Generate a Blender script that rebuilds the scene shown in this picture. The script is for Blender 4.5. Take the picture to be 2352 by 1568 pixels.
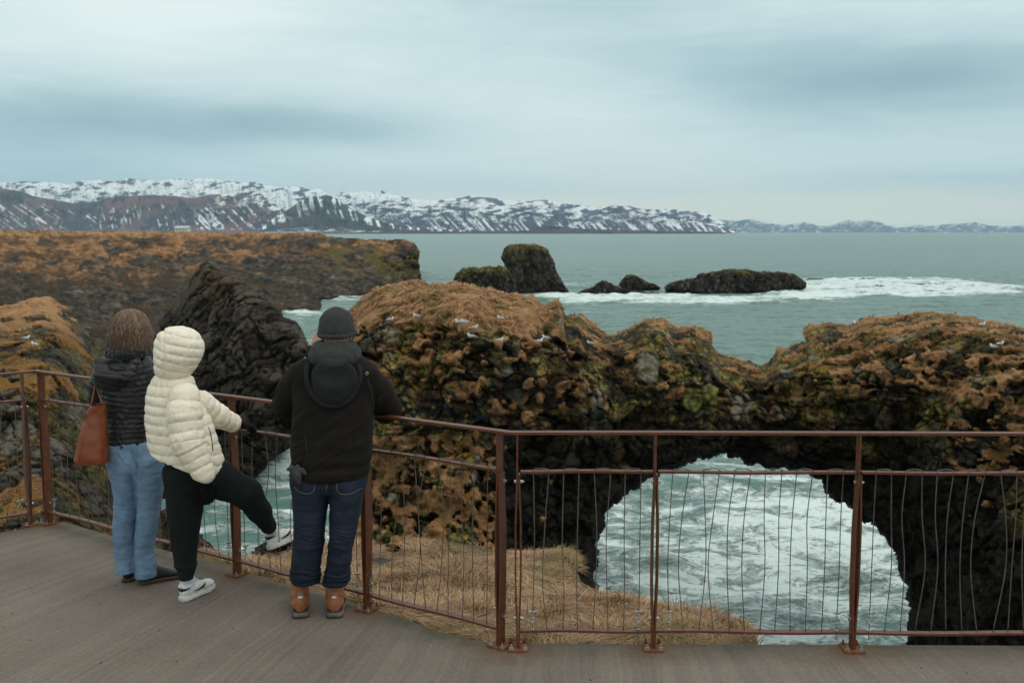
import bpy, math, random
import numpy as np
from mathutils import Vector
random.seed(7); np.random.seed(7)
for o in list(bpy.data.objects): bpy.data.objects.remove(o)
scene = bpy.context.scene
# ------------------------------------------------------------------ camera
CAMZ, PITCH, FPX = 2.214, math.radians(6.26), 2287.0
cam_d = bpy.data.cameras.new('camera'); cam = bpy.data.objects.new('camera', cam_d)
scene.collection.objects.link(cam); scene.camera = cam
cam.location = (0, 0, CAMZ); cam.rotation_euler = (math.pi/2-PITCH, 0, 0)
cam_d.lens = 35.0; cam_d.sensor_width = 36.0; cam_d.clip_start = 0.05; cam_d.clip_end = 90000
cam_d.dof.use_dof = True; cam_d.dof.focus_distance = 5.7; cam_d.dof.aperture_fstop = 6.3
scene.render.resolution_x, scene.render.resolution_y = 1024, 682
# ------------------------------------------------------------------ light and exposure
scene.view_settings.view_transform = 'Standard'; scene.view_settings.look = 'None'
scene.view_settings.exposure = 0.0; scene.view_settings.gamma = 1.0
scene.cycles.volume_step_rate = 1.0; scene.cycles.volume_bounces = 1
SUN_EL, SUN_AZ = math.radians(48), math.radians(115)     # azimuth clockwise from +Y
sd = bpy.data.lights.new('sun', 'SUN'); sun = bpy.data.objects.new('sun', sd); scene.collection.objects.link(sun)
sd.energy = 0.55; sd.angle = math.radians(25); sd.color = (1.0, 0.97, 0.92)
sdir = Vector((math.sin(SUN_AZ)*math.cos(SUN_EL), math.cos(SUN_AZ)*math.cos(SUN_EL), math.sin(SUN_EL)))
sun.rotation_euler = sdir.to_track_quat('Z', 'Y').to_euler()

class NT:
    """small helper for building node trees from expressions"""
    def __init__(s, tree): s.t = tree; s.n = tree.nodes; s.l = tree.links
    def node(s, typ, **kw):
        n = s.n.new(typ)
        for k, v in kw.items(): setattr(n, k, v)
        return n
    def put(s, sock, v):
        if isinstance(v, bpy.types.NodeSocket): s.l.new(v, sock)
        elif v is not None: sock.default_value = v
    def m(s, op, a, b=None, c=None, clamp=False):
        n = s.node('ShaderNodeMath', operation=op, use_clamp=clamp)
        s.put(n.inputs[0], a); s.put(n.inputs[1], b); s.put(n.inputs[2], c)
        return n.outputs[0]
    def mix(s, f, a, b, bt='MIX'):
        n = s.node('ShaderNodeMix', data_type='RGBA', blend_type=bt)
        s.put(n.inputs[0], f)
        s.put(n.inputs[6], a if not isinstance(a, tuple) else (*a, 1)); s.put(n.inputs[7], b if not isinstance(b, tuple) else (*b, 1))
        return n.outputs[2]
    def noise(s, vec, scale, detail=4, rough=0.55, dist=0.0, out='Fac'):
        n = s.node('ShaderNodeTexNoise'); n.inputs['Scale'].default_value = scale
        n.inputs['Detail'].default_value = detail; n.inputs['Roughness'].default_value = rough; n.inputs['Distortion'].default_value = dist
        if vec is not None: s.l.new(vec, n.inputs['Vector'])
        return n.outputs[out]
    def ramp(s, f, stops, interp='LINEAR'):
        n = s.node('ShaderNodeValToRGB'); n.color_ramp.interpolation = interp
        e = n.color_ramp.elements
        while len(e) < len(stops): e.new(0.5)
        for q, (p, c) in zip(e, stops):
            q.position = p; q.color = (*c, 1) if isinstance(c, tuple) else (c, c, c, 1)
        s.put(n.inputs[0], f); return n.outputs[0]
    def mapping(s, vec, scale=(1, 1, 1), rot=(0, 0, 0), loc=(0, 0, 0)):
        n = s.node('ShaderNodeMapping'); s.l.new(vec, n.inputs[0])
        n.inputs['Scale'].default_value = scale; n.inputs['Rotation'].default_value = rot; n.inputs['Location'].default_value = loc
        return n.outputs[0]
    def sep(s, vec):
        n = s.node('ShaderNodeSeparateXYZ'); s.l.new(vec, n.inputs[0]); return n.outputs
    def comb(s, x, y, z):
        n = s.node('ShaderNodeCombineXYZ'); s.put(n.inputs[0], x); s.put(n.inputs[1], y); s.put(n.inputs[2], z); return n.outputs[0]

world = bpy.data.worlds.new('World'); scene.world = world; world.use_nodes = True
w = NT(world.node_tree)
for n in list(w.n): w.n.remove(n)
out = w.node('ShaderNodeOutputWorld'); bg = w.node('ShaderNodeBackground'); w.l.new(bg.outputs[0], out.inputs[0])
bg.inputs[1].default_value = 0.1
sky = w.node('ShaderNodeTexSky', sky_type='NISHITA'); sky.sun_disc = False
sky.sun_elevation = SUN_EL; sky.sun_rotation = SUN_AZ; sky.air_density = 1.0; sky.dust_density = 2.0
tc = w.node('ShaderNodeTexCoord').outputs['Generated']
X, Y, Z = w.sep(tc)
az = w.m('MULTIPLY', w.m('ARCTAN2', X, Y), 57.2958)
el = w.m('MULTIPLY', w.m('ARCSINE', Z), 57.2958)
nv = w.comb(w.m('MULTIPLY', az, 0.045), w.m('MULTIPLY', el, 0.22), 0.3)
n1 = w.noise(nv, 1.0, 5, 0.5, 0.6)
nv2 = w.comb(w.m('MULTIPLY', az, 0.16), w.m('MULTIPLY', w.m('ADD', el, w.m('MULTIPLY', az, 0.01)), 0.95), 2.3)
n2 = w.noise(nv2, 1.0, 5, 0.55, 0.8)
def gauss(a0, e0, sa, se, k):
    u = w.m('DIVIDE', w.m('SUBTRACT', az, a0), sa); v = w.m('DIVIDE', w.m('SUBTRACT', w.m('ADD', el, w.m('MULTIPLY', w.m('SUBTRACT', n1, 0.5), 2.4)), e0), se)
    q = w.m('ADD', w.m('MULTIPLY', u, u), w.m('MULTIPLY', v, v))
    return w.m('MULTIPLY', w.m('POWER', 2.71828, w.m('MULTIPLY', q, -1.0)), k)
SKYB = [(-17, 5.9, 15, 1.3, -0.50), (20, 8.0, 13, 2.2, -0.50), (-26, 3.2, 9, 2.2, -0.28), (22, 2.9, 9, 0.7, -0.16), (5, 12.3, 9, 1.8, -0.16),
        (-19, 11.2, 10, 3.2, 0.26), (3, 6.5, 8, 2.0, 0.24), (10, 2.4, 10, 1.3, 0.26), (-6, 4.0, 8, 0.8, 0.08), (-3, 1.4, 8, 0.6, 0.16)]
f = w.m('ADD', w.m('MULTIPLY', w.m('SUBTRACT', n1, 0.5), 0.45), w.m('MULTIPLY', w.m('SUBTRACT', n2, 0.5), 0.26))
for b in SKYB: f = w.m('ADD', f, gauss(*b))
f = w.m('ADD', f, 0.62)
cloud = w.ramp(f, [(0.05, (0.31, 0.47, 0.53)), (0.32, (0.45, 0.625, 0.675)), (0.58, (0.66, 0.825, 0.845)), (0.92, (0.87, 0.975, 0.965))])
warm = gauss(15, 1.1, 17, 0.85, 1.9)
warm2 = gauss(-4, 1.8, 9, 0.5, 0.5)
wn = w.m('MULTIPLY', w.m('ADD', warm, warm2), w.m('ADD', 0.45, w.m('MULTIPLY', n2, 1.1)), clamp=True)
cloud = w.mix(wn, cloud, (0.99, 0.99, 0.84))
bl = gauss(-30, 2.5, 12, 3.0, 0.35)
cloud = w.mix(bl, cloud, (0.40, 0.66, 0.78))
# the cloud deck is brighter overhead than along the horizon
up = w.m('MULTIPLY', w.m('SUBTRACT', w.m('DIVIDE', el, 90.0), 0.16), 1.0, clamp=True)
cloud = w.mix(w.m('MULTIPLY', up, 1.3, clamp=True), cloud, (1.10, 1.03, 0.93))
vm = w.node('ShaderNodeVectorMath', operation='SCALE'); w.l.new(cloud, vm.inputs[0]); vm.inputs['Scale'].default_value = 10.0
col = w.mix(0.97, sky.outputs[0], vm.outputs[0])
w.l.new(col, bg.inputs[0])
# ------------------------------------------------------------------ helpers
SP, CP = math.sin(PITCH), math.cos(PITCH)
def at(px, py, y):
    """point at forward distance y seen in the direction of that spot (2352 x 1568 frame)"""
    u = (np.asarray(px, float)-1176)/FPX; v = (784-np.asarray(py, float))/FPX
    t = y/(CP+v*SP)
    return np.stack([u*t, y+0*t, CAMZ+t*(v*CP-SP)], -1)
def A(px, py, y): return at(px, py, y).astype(float)
def ang(py): return math.atan((py-784)/FPX)+PITCH
def gnd(px, py, z=0.0):
    return A(px, py, (CAMZ-z)/math.tan(ang(py)))
def proj(P):
    x, y, z = P[..., 0], P[..., 1], P[..., 2]-CAMZ
    d = y*CP-z*SP; v = y*SP+z*CP
    return 1176+FPX*x/d, 784-FPX*v/d
def S(x, a, b):
    t = np.clip((x-a)/(b-a), 0, 1); return t*t*(3-2*t)
def lerp(a, b, t): return a+(b-a)*t
def _hash(i, j, k, s):
    h = (i.astype(np.int64)*374761393+j.astype(np.int64)*668265263+k.astype(np.int64)*2147483647+s*974711) & 0xffffffff
    h = ((h ^ (h >> 13))*1274126177) & 0xffffffff
    h = ((h ^ (h >> 16))*2246822519) & 0xffffffff
    return ((h ^ (h >> 15)) & 0xffffff)/16777216.0
def vn(P, s=1.0, seed=0):
    """value noise, -1..1; s = feature size (scalar or 3)"""
    q = P/np.asarray(s, float)+seed*17.13
    q = np.stack([q[..., 0]*0.8-q[..., 1]*0.6, q[..., 0]*0.6+q[..., 1]*0.8, q[..., 2]], -1) if np.isscalar(s) else q
    i = np.floor(q); f = q-i; f = f*f*f*(f*(f*6-15)+10)
    r = 0
    for a in (0, 1):
        for b in (0, 1):
            for c in (0, 1):
                wgt = (f[..., 0] if a else 1-f[..., 0])*(f[..., 1] if b else 1-f[..., 1])*(f[..., 2] if c else 1-f[..., 2])
                r = r+wgt*_hash(i[..., 0]+a, i[..., 1]+b, i[..., 2]+c, seed)
    return r*2-1
def fbm(P, s=1.0, o=4, seed=0, g=0.5):
    r = 0; a = 1; tot = 0
    for k in range(o):
        r = r+a*vn(P, np.asarray(s)/2.03**k if not np.isscalar(s) else s/2.03**k, seed+k*5); tot += a; a *= g
    return r/tot*1.6
def worley(P, s=1.0, seed=0, jit=0.9):
    q = P/np.asarray(s, float); i0 = np.floor(q)
    F1 = np.full(q.shape[:-1], 9.0); F2 = F1.copy(); C = np.zeros_like(q); H = np.zeros(q.shape[:-1])
    for a in (-1, 0, 1):
        for b in (-1, 0, 1):
            for c in (-1, 0, 1):
                I, J, K = i0[..., 0]+a, i0[..., 1]+b, i0[..., 2]+c
                cx = np.stack([I+0.5+jit*(_hash(I, J, K, seed)-0.5), J+0.5+jit*(_hash(I, J, K, seed+1)-0.5), K+0.5+jit*(_hash(I, J, K, seed+2)-0.5)], -1)
                d = np.linalg.norm(q-cx, axis=-1)
                cl = d < F1
                F2 = np.where(cl, F1, np.minimum(F2, d)); F1 = np.where(cl, d, F1)
                C = np.where(cl[..., None], cx, C); H = np.where(cl, _hash(I, J, K, seed+3), H)
    return F1, F2, H, q-C
def h2(H, k): return np.modf(H*(91.7+k*37.3)+k*0.317)[0]
def blocks(P, s, seed=0, tilt=0.9, jump=0.7, crack=0.5, cw=0.10):
    """displacement (metres) of fractured blocks about s metres across, and per-block random number"""
    sm = float(np.min(s))
    F1, F2, H, L = worley(P+0.12*sm*np.stack([vn(P, sm*0.4, seed+9), vn(P, sm*0.4, seed+10), vn(P, sm*0.4, seed+11)], -1), s, seed)
    g = np.stack([h2(H, 1)-0.5, h2(H, 2)-0.5, h2(H, 3)-0.5], -1)*2
    d = jump*(h2(H, 4)-0.5)+tilt*(L*g).sum(-1)*0.6
    cr = 1-S(F2-F1, 0.0, cw*2)
    return sm*(d-crack*cr), H, cr
def rbf(pts):
    pts = np.array(pts, float); xy = pts[:, :2]/300.0; v = pts[:, 2]
    r = np.linalg.norm(xy[:, None]-xy[None], axis=-1)
    n = len(pts); K = np.where(r > 0, r, 0); M = np.zeros((n+3, n+3)); M[:n, :n] = K
    M[:n, n] = 1; M[:n, n+1:] = xy; M[n, :n] = 1; M[n+1:, :n] = xy.T
    c = np.linalg.solve(M, np.concatenate([v, [0, 0, 0]]))
    def f(px, py):
        out = c[n]+c[n+1]*px/300+c[n+2]*py/300
        for k in range(n): out = out+c[k]*np.hypot(px/300-xy[k, 0], py/300-xy[k, 1])
        return out
    return f
def inpoly(px, py, poly):
    r = np.zeros(px.shape, bool); n = len(poly)
    for k in range(n):
        x1, y1 = poly[k]; x2, y2 = poly[(k+1) % n]
        if y1 == y2: continue
        r ^= ((y1 > py) != (y2 > py)) & (px < (x2-x1)*(py-y1)/(y2-y1)+x1)
    return r
def polydist(px, py, poly):
    d = np.full(px.shape, 1e9); n = len(poly)
    for k in range(n):
        x1, y1 = poly[k]; x2, y2 = poly[(k+1) % n]; dx, dy = x2-x1, y2-y1
        L = dx*dx+dy*dy
        if L == 0: continue
        t = np.clip(((px-x1)*dx+(py-y1)*dy)/L, 0, 1)
        d = np.minimum(d, np.hypot(px-x1-t*dx, py-y1-t*dy))
    return d
COLL = scene.collection
def mesh_np(name, V, F, mat=None, parent=None, cols=None, smooth=True, attrs=None):
    """V (n,3), F (m,k) uniform faces"""
    me = bpy.data.meshes.new(name); V = np.asarray(V, np.float32); F = np.asarray(F, np.int32)
    me.vertices.add(len(V)); me.vertices.foreach_set('co', V.ravel())
    k = F.shape[1]; me.loops.add(F.size); me.loops.foreach_set('vertex_index', F.ravel())
    me.polygons.add(len(F)); me.polygons.foreach_set('loop_start', np.arange(0, F.size, k, dtype=np.int32))
    me.polygons.foreach_set('loop_total', np.full(len(F), k, np.int32))
    me.polygons.foreach_set('use_smooth', np.full(len(F), smooth, bool))
    me.update(calc_edges=True)
    if cols is not None:
        a = me.color_attributes.new('col', 'FLOAT_COLOR', 'POINT')
        c = np.ones((len(V), 4), np.float32); c[:, :3] = cols; a.data.foreach_set('color', c.ravel())
    for nm, arr in (attrs or {}).items():
        a = me.attributes.new(nm, 'FLOAT', 'POINT'); a.data.foreach_set('value', np.asarray(arr, np.float32).ravel())
    o = bpy.data.objects.new(name, me); COLL.objects.link(o)
    if mat: me.materials.append(mat)
    if parent: par(o, parent)
    return o
def par(o, p):
    o.parent = p; o.matrix_parent_inverse = Matrix_world(p).inverted()
def Matrix_world(p):
    m = p.matrix_basis.copy()
    return Matrix_world(p.parent) @ p.matrix_parent_inverse @ m if p.parent else m
def tag(o, label=None, cat=None, group=None, kind=None):
    if label: o['label'] = label
    if cat: o['category'] = cat
    if group: o['group'] = group
    if kind: o['kind'] = kind
    return o
def empty(name, loc=(0, 0, 0), **kw):
    o = bpy.data.objects.new(name, None); COLL.objects.link(o); o.location = loc; o.empty_display_size = 0.1
    return tag(o, **kw)
def copy_tree(o, parent=None):
    c = o.copy(); COLL.objects.link(c)
    if parent: c.parent = parent
    for ch in list(o.children): copy_tree(ch, c)
    return c
class MB:
    def __init__(s): s.v = []; s.f = []
    def add(s, vs, fs):
        n = len(s.v); s.v += [tuple(map(float, p)) for p in vs]; s.f += [tuple(i+n for i in q) for q in fs]; return s
    def box(s, c, hx, hy, hz):
        """hx, hy, hz = half-extent vectors"""
        c, hx, hy, hz = (np.array(q, float) for q in (c, hx, hy, hz))
        vs = [c+a*hx+b*hy+d*hz for d in (-1, 1) for b in (-1, 1) for a in (-1, 1)]
        return s.add(vs, [(0, 2, 3, 1), (4, 5, 7, 6), (0, 1, 5, 4), (2, 6, 7, 3), (0, 4, 6, 2), (1, 3, 7, 5)])
    def tube(s, pts, r, n=8, cap=True, closed=False, flat=None):
        P = np.array(pts, float); m = len(P); rr = np.broadcast_to(r, (m,)) if np.ndim(r) < 1 or len(np.atleast_1d(r)) == m else r
        T = np.roll(P, -1, 0)-np.roll(P, 1, 0) if closed else np.gradient(P, axis=0)
        T /= np.linalg.norm(T, axis=1)[:, None]+1e-12
        up = np.array([0, 0, 1.]) if abs(T[0, 2]) < 0.9 else np.array([1., 0, 0])
        N = np.cross(T[0], up); N /= np.linalg.norm(N); vs = []
        for k in range(m):
            N = N-T[k]*N.dot(T[k]); N /= np.linalg.norm(N)+1e-12; B = np.cross(T[k], N)
            for j in range(n):
                a = 2*math.pi*j/n; vs.append(P[k]+rr[k]*(math.cos(a)*N+math.sin(a)*B))
        fs = []
        for k in range(m if closed else m-1):
            k2 = (k+1) % m
            for j in range(n): fs.append((k*n+j, k*n+(j+1) % n, k2*n+(j+1) % n, k2*n+j))
        if cap and not closed: fs += [tuple(range(n))[::-1], tuple((m-1)*n+j for j in range(n))]
        return s.add(vs, fs)
    def build(s, name, mat, parent=None, smooth=False, bevel=0):
        me = bpy.data.meshes.new(name); me.from_pydata(s.v, [], s.f); me.update()
        if smooth: me.polygons.foreach_set('use_smooth', [True]*len(me.polygons))
        o = bpy.data.objects.new(name, me); COLL.objects.link(o)
        if mat: me.materials.append(mat)
        if parent: par(o, parent)
        if bevel:
            b = o.modifiers.new('bevel', 'BEVEL'); b.width = bevel; b.segments = 2; b.limit_method = 'ANGLE'
        return o
# ------------------------------------------------------------------ materials
def new_mat(name):
    m = bpy.data.materials.new(name); m.use_nodes = True
    t = NT(m.node_tree); b = m.node_tree.nodes['Principled BSDF']
    return m, t, b
def obj_co(t): return t.node('ShaderNodeTexCoord').outputs['Object']
def pos(t): return t.node('ShaderNodeNewGeometry').outputs['Position']
def bump(t, b, h, strength=0.5, dist=0.01):
    n = t.node('ShaderNodeBump'); n.inputs['Strength'].default_value = strength; n.inputs['Distance'].default_value = dist
    t.l.new(h, n.inputs['Height']); t.l.new(n.outputs[0], b.inputs['Normal'])
def mat_noise(name, c1, c2, scale=20, rough=0.6, bs=0.3, bd=0.004, detail=6, spec=0.5, scale2=None, metal=0.0, stretch=(1, 1, 1), sheen=0):
    m, t, b = new_mat(name); p = t.mapping(pos(t), stretch)
    n = t.noise(p, scale, detail, 0.6)
    t.put(b.inputs['Base Color'], t.mix(t.ramp(n, [(0.3, 0.0), (0.7, 1.0)]), c1, c2))
    b.inputs['Roughness'].default_value = rough; b.inputs['Specular IOR Level'].default_value = spec; b.inputs['Metallic'].default_value = metal
    b.inputs['Sheen Weight'].default_value = sheen
    if bs: bump(t, b, t.noise(p, scale2 or scale*3, detail, 0.6), bs, bd)
    return m
def mat_vcol(name, rough=0.85, s1=2.0, amt=0.35, bs=0.6, bd=0.05, spec=0.3, s2=None):
    """albedo comes from the 'col' attribute, broken up by fine procedural noise"""
    m, t, b = new_mat(name); p = pos(t)
    a = t.node('ShaderNodeAttribute', attribute_name='col')
    n = t.noise(p, s1, 8, 0.7)
    k = t.ramp(n, [(0.25, 1-amt), (0.75, 1+amt)])
    vmn = t.node('ShaderNodeVectorMath', operation='MULTIPLY'); t.l.new(a.outputs['Color'], vmn.inputs[0]); t.l.new(k, vmn.inputs[1])
    t.l.new(vmn.outputs[0], b.inputs['Base Color'])
    b.inputs['Roughness'].default_value = rough; b.inputs['Specular IOR Level'].default_value = spec
    bump(t, b, t.noise(p, s2 or s1*1.5, 8, 0.75), bs, bd)
    return m
# ------------------------------------------------------------------ rock masses
def blur(a, r):
    for ax in (0, 1):
        p = np.concatenate([np.repeat(np.take(a, [0], ax), r+1, ax), a, np.repeat(np.take(a, [-1], ax), r, ax)], ax)
        c = np.cumsum(p, axis=ax); n = a.shape[ax]
        a = (np.take(c, range(2*r+1, 2*r+1+n), ax)-np.take(c, range(0, n), ax))/(2*r+1)
    return a
SURF = {}
def relief(name, outer, depth, disp, colour, step=3.0, holes=(), rag=4.0, ragw=14.0, E=30.0, round_=1.0, thick=6.0, mat=None, seed=0, holeE=None, nblur=5, vk=0.32):
    """solid rock mass: front face at depth(px,py), rounded off towards its outline and closed by a back face"""
    ox = np.array(outer, float); x0, y0 = ox.min(0)-rag*2; x1, y1 = ox.max(0)+rag*2
    gx = np.arange(x0, x1+step, step); gy = np.arange(y0, y1+step, step)
    PX, PY = np.meshgrid(gx, gy, indexing='ij')
    Q = np.stack([PX, PY, PX*0], -1)
    wx = PX+rag*(vn(Q, ragw, seed+40)+0.5*vn(Q, ragw*0.4, seed+41)); wy = PY+rag*(vn(Q, ragw, seed+42)+0.5*vn(Q, ragw*0.4, seed+43))
    ins = inpoly(wx, wy, outer); e = polydist(wx, wy, outer)
    for h in holes:
        ins &= ~inpoly(wx, wy, h); eh = polydist(wx, wy, h)*(E/(holeE or E)); e = np.minimum(e, eh)
    D = depth(PX, PY)
    tt = np.clip(e/E, 0, 1); rd = 1-np.sqrt(1-(1-tt)**2)
    sc = round_
    B = at(PX, PY, D+sc*rd)
    du = np.gradient(B, axis=0); dv = np.gradient(B, axis=1)
    du = blur(du, nblur); dv = blur(dv, nblur)
    N = np.cross(du, dv); N /= np.linalg.norm(N, axis=-1)[..., None]+1e-12
    ray = B-np.array([0, 0, CAMZ]); ray /= np.linalg.norm(ray, axis=-1)[..., None]
    N = np.where(((N*ray).sum(-1) > 0)[..., None], -N, N)
    d, info = disp(B, N, PX, PY)
    d = d*np.clip(np.abs((N*ray).sum(-1))*1.8, 0.22, 1)*np.clip(e/(E*0.3), 0.3, 1)
    mv = N*vk-ray*(1-vk); mv /= np.linalg.norm(mv, axis=-1)[..., None]
    F = B+mv*d[..., None]
    du = np.gradient(F, axis=0); dv = np.gradient(F, axis=1)
    N2 = np.cross(du, dv); N2 /= np.linalg.norm(N2, axis=-1)[..., None]+1e-12
    N2 = np.where(((N2*ray).sum(-1) > 0)[..., None], -N2, N2)
    C = colour(F, N2, PX, PY, info)
    Bk = F+(thick*np.sqrt(1-(1-tt)**2))[..., None]*ray
    nx, ny = PX.shape
    q = ins[:-1, :-1] & ins[1:, :-1] & ins[:-1, 1:] & ins[1:, 1:]
    I, J = np.nonzero(q); idx = np.arange(nx*ny).reshape(nx, ny)
    f1 = np.stack([idx[I, J], idx[I, J+1], idx[I+1, J+1], idx[I+1, J]], 1)
    edge = np.zeros((nx, ny), bool)
    qq = np.pad(q, 1); edge = ~(qq[:-1, :-1] & qq[1:, :-1] & qq[:-1, 1:] & qq[1:, 1:])
    bidx = np.where(edge, idx, idx+nx*ny)
    f2 = np.stack([bidx[I, J], bidx[I+1, J], bidx[I+1, J+1], bidx[I, J+1]], 1)
    V = np.concatenate([F.reshape(-1, 3), Bk.reshape(-1, 3)]); Cc = np.concatenate([C.reshape(-1, 3)]*2)
    Fc = np.concatenate([f1, f2]); used, inv = np.unique(Fc, return_inverse=True)
    o = mesh_np(name, V[used], inv.reshape(Fc.shape), mat, cols=Cc[used])
    SURF[name] = dict(P=F, N=N2, px=PX, py=PY, ins=ins, info=info, C=C)
    return o
def pick(name, px, py):
    s = SURF[name]; x, y = proj(s['P']); d = np.hypot(x-px, y-py)+(~s['ins'])*1e6
    cand = d < 6
    if not cand.any(): k = np.unravel_index(d.argmin(), d.shape); return s['P'][k]
    yy = np.where(cand, s['P'][..., 1], 1e9); k = np.unravel_index(yy.argmin(), yy.shape); return s['P'][k]
def mixc(a, b, m):
    a = np.asarray(a, float); b = np.asarray(b, float)
    return a*(1-m[..., None])+b*m[..., None]
GRASS = np.array([0.36, 0.195, 0.090])
def rockcol(H, H2, seed=0):
    """greys and browns that differ from block to block"""
    a = h2(H, 5+seed); b = h2(H2, 6+seed)
    c = mixc([0.026, 0.022, 0.019], [0.105, 0.092, 0.072], np.clip(a*0.55+b*0.55-0.1, 0, 1)**1.6)
    return c
M_ROCK = mat_vcol('rock_surface', 0.85, 5.0, 0.5, 0.8, 0.06, 0.10)
M_ROCKF = mat_vcol('far_rock_surface', 0.92, 0.7, 0.55, 0.9, 0.6, 0.1)
M_MTN = mat_vcol('mountain_surface', 1.0, 0.004, 0.12, 0.0, 1.0, 0.0)

# --- the rock arch --------------------------------------------------
ARCH = [(796, 712), (830, 684), (868, 660), (915, 648), (962, 643), (1010, 651), (1070, 650), (1130, 665), (1190, 672), (1224, 680), (1252, 700), (1280, 684), (1296, 700), (1303, 722), (1330, 716), (1352, 738), (1392, 760),
        (1412, 766), (1450, 748), (1478, 728), (1522, 728), (1552, 752), (1596, 748), (1628, 760), (1640, 792), (1662, 812), (1700, 822), (1738, 836), (1764, 830), (1786, 800), (1812, 796), (1850, 780), (1854, 748), (1900, 740), (1950, 745),
        (1975, 732), (2010, 722), (2070, 722), (2130, 716), (2200, 722), (2262, 735), (2330, 748), (2400, 775), (2480, 800), (2520, 1000), (2520, 1600), (2060, 1600), (1800, 1600), (1330, 1600), (800, 1600), (796, 1300), (790, 1100), (800, 960), (785, 850)]
HOLE = [(1330, 1640), (1352, 1500), (1374, 1345), (1366, 1318), (1376, 1290), (1370, 1255), (1388, 1225), (1398, 1205), (1392, 1180), (1414, 1162), (1436, 1148), (1446, 1130), (1470, 1122), (1490, 1108), (1512, 1100), (1524, 1084),
        (1548, 1080), (1570, 1070), (1592, 1070), (1606, 1056), (1632, 1056), (1662, 1045), (1682, 1052), (1694, 1052), (1708, 1068), (1730, 1074), (1740, 1066), (1752, 1076), (1790, 1078), (1842, 1082), (1856, 1096), (1886, 1102),
        (1894, 1128), (1918, 1152), (1944, 1158), (1964, 1176), (1978, 1198), (2010, 1210), (2026, 1228), (2048, 1262), (2056, 1300), (2064, 1330), (2080, 1350), (2076, 1376), (2088, 1400), (2078, 1425), (2086, 1450), (2080, 1480), (2096, 1520), (2090, 1640)]
def crest(px):
    p = np.array([q for q in ARCH if 780 <= q[0] <= 2500 and q[1] < 860], float)
    p = p[np.argsort(p[:, 0])]; return np.interp(px, p[:, 0], p[:, 1])
def arch_depth(px, py):
    k = (py-crest(px))/55.0                                    # about metres below the crest
    base = 43.5+2.2*np.sin(px/230.0)-4.5*S(px, 1900, 2450)
    lower = -4.0*S(py, 950, 1500)*S(np.abs(px-1725), 300, 620)   # buttresses come forward
    top = 8.5*np.exp(-np.clip(k, 0, 30)/(1.2+0.8*S(px, 1100, 850)))
    over = 2.2*S(py, 840, 1060)*(1-S(np.abs(px-1720), 200, 420))
    return base+top+lower+over
def zone_grass(B, PX, PY):
    k = (PY-crest(PX))/55.0
    left = S(PX, 1290, 1200)
    lim = np.where(PX < 1300, 1.25*left+0.10, 0.05)+0.12*S(PX, 1880, 1990)
    lim = np.where((PX > 820) & (PX < 1230), lim+0.25, lim)
    n = fbm(B, 1.6, 4, 3)+0.45*vn(B, 0.55, 5)
    top = S(lim-k+0.45*n, -0.12, 0.12)
    pch = S(fbm(B*np.array([1, 1, 1.9]), 1.0, 4, 8)+0.35*vn(B, 0.3, 9)-0.42-0.12*S(PY, 1100, 1300), 0.0, 0.10)
    band = S(2.9-k*0.42, 0, 1)
    lowl = ((PX < 1160) & (PY > 1000) & (PY < 1260))*1.0*S(fbm(B, 0.7, 4, 88)+0.5*vn(B, 0.25, 89), 0.14, 0.26)
    rightp = S(PX, 1850, 2000)*S(PY, 1120, 1060)*S(fbm(B*np.array([.6, 1, 2.6]), 0.8, 4, 18), 0.16, 0.28)
    side = np.maximum(np.maximum(pch*band*S(PY, 980, 930), rightp*0.9), np.maximum(lowl*0.9, pch*S(PY, 930, 980)*S(PX, 1180, 1120)*0.8))
    hl = 1-S(np.abs(PX-1725), 330, 400)
    side = side*(1-hl*S(PY, 900, 960))
    return np.clip(np.maximum(top, side), 0, 1), top
BOULD = [(1597, 918, 26, 30, 0), (1637, 907, 19, 25, 0), (1490, 840, 30, 40, 1)]
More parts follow.
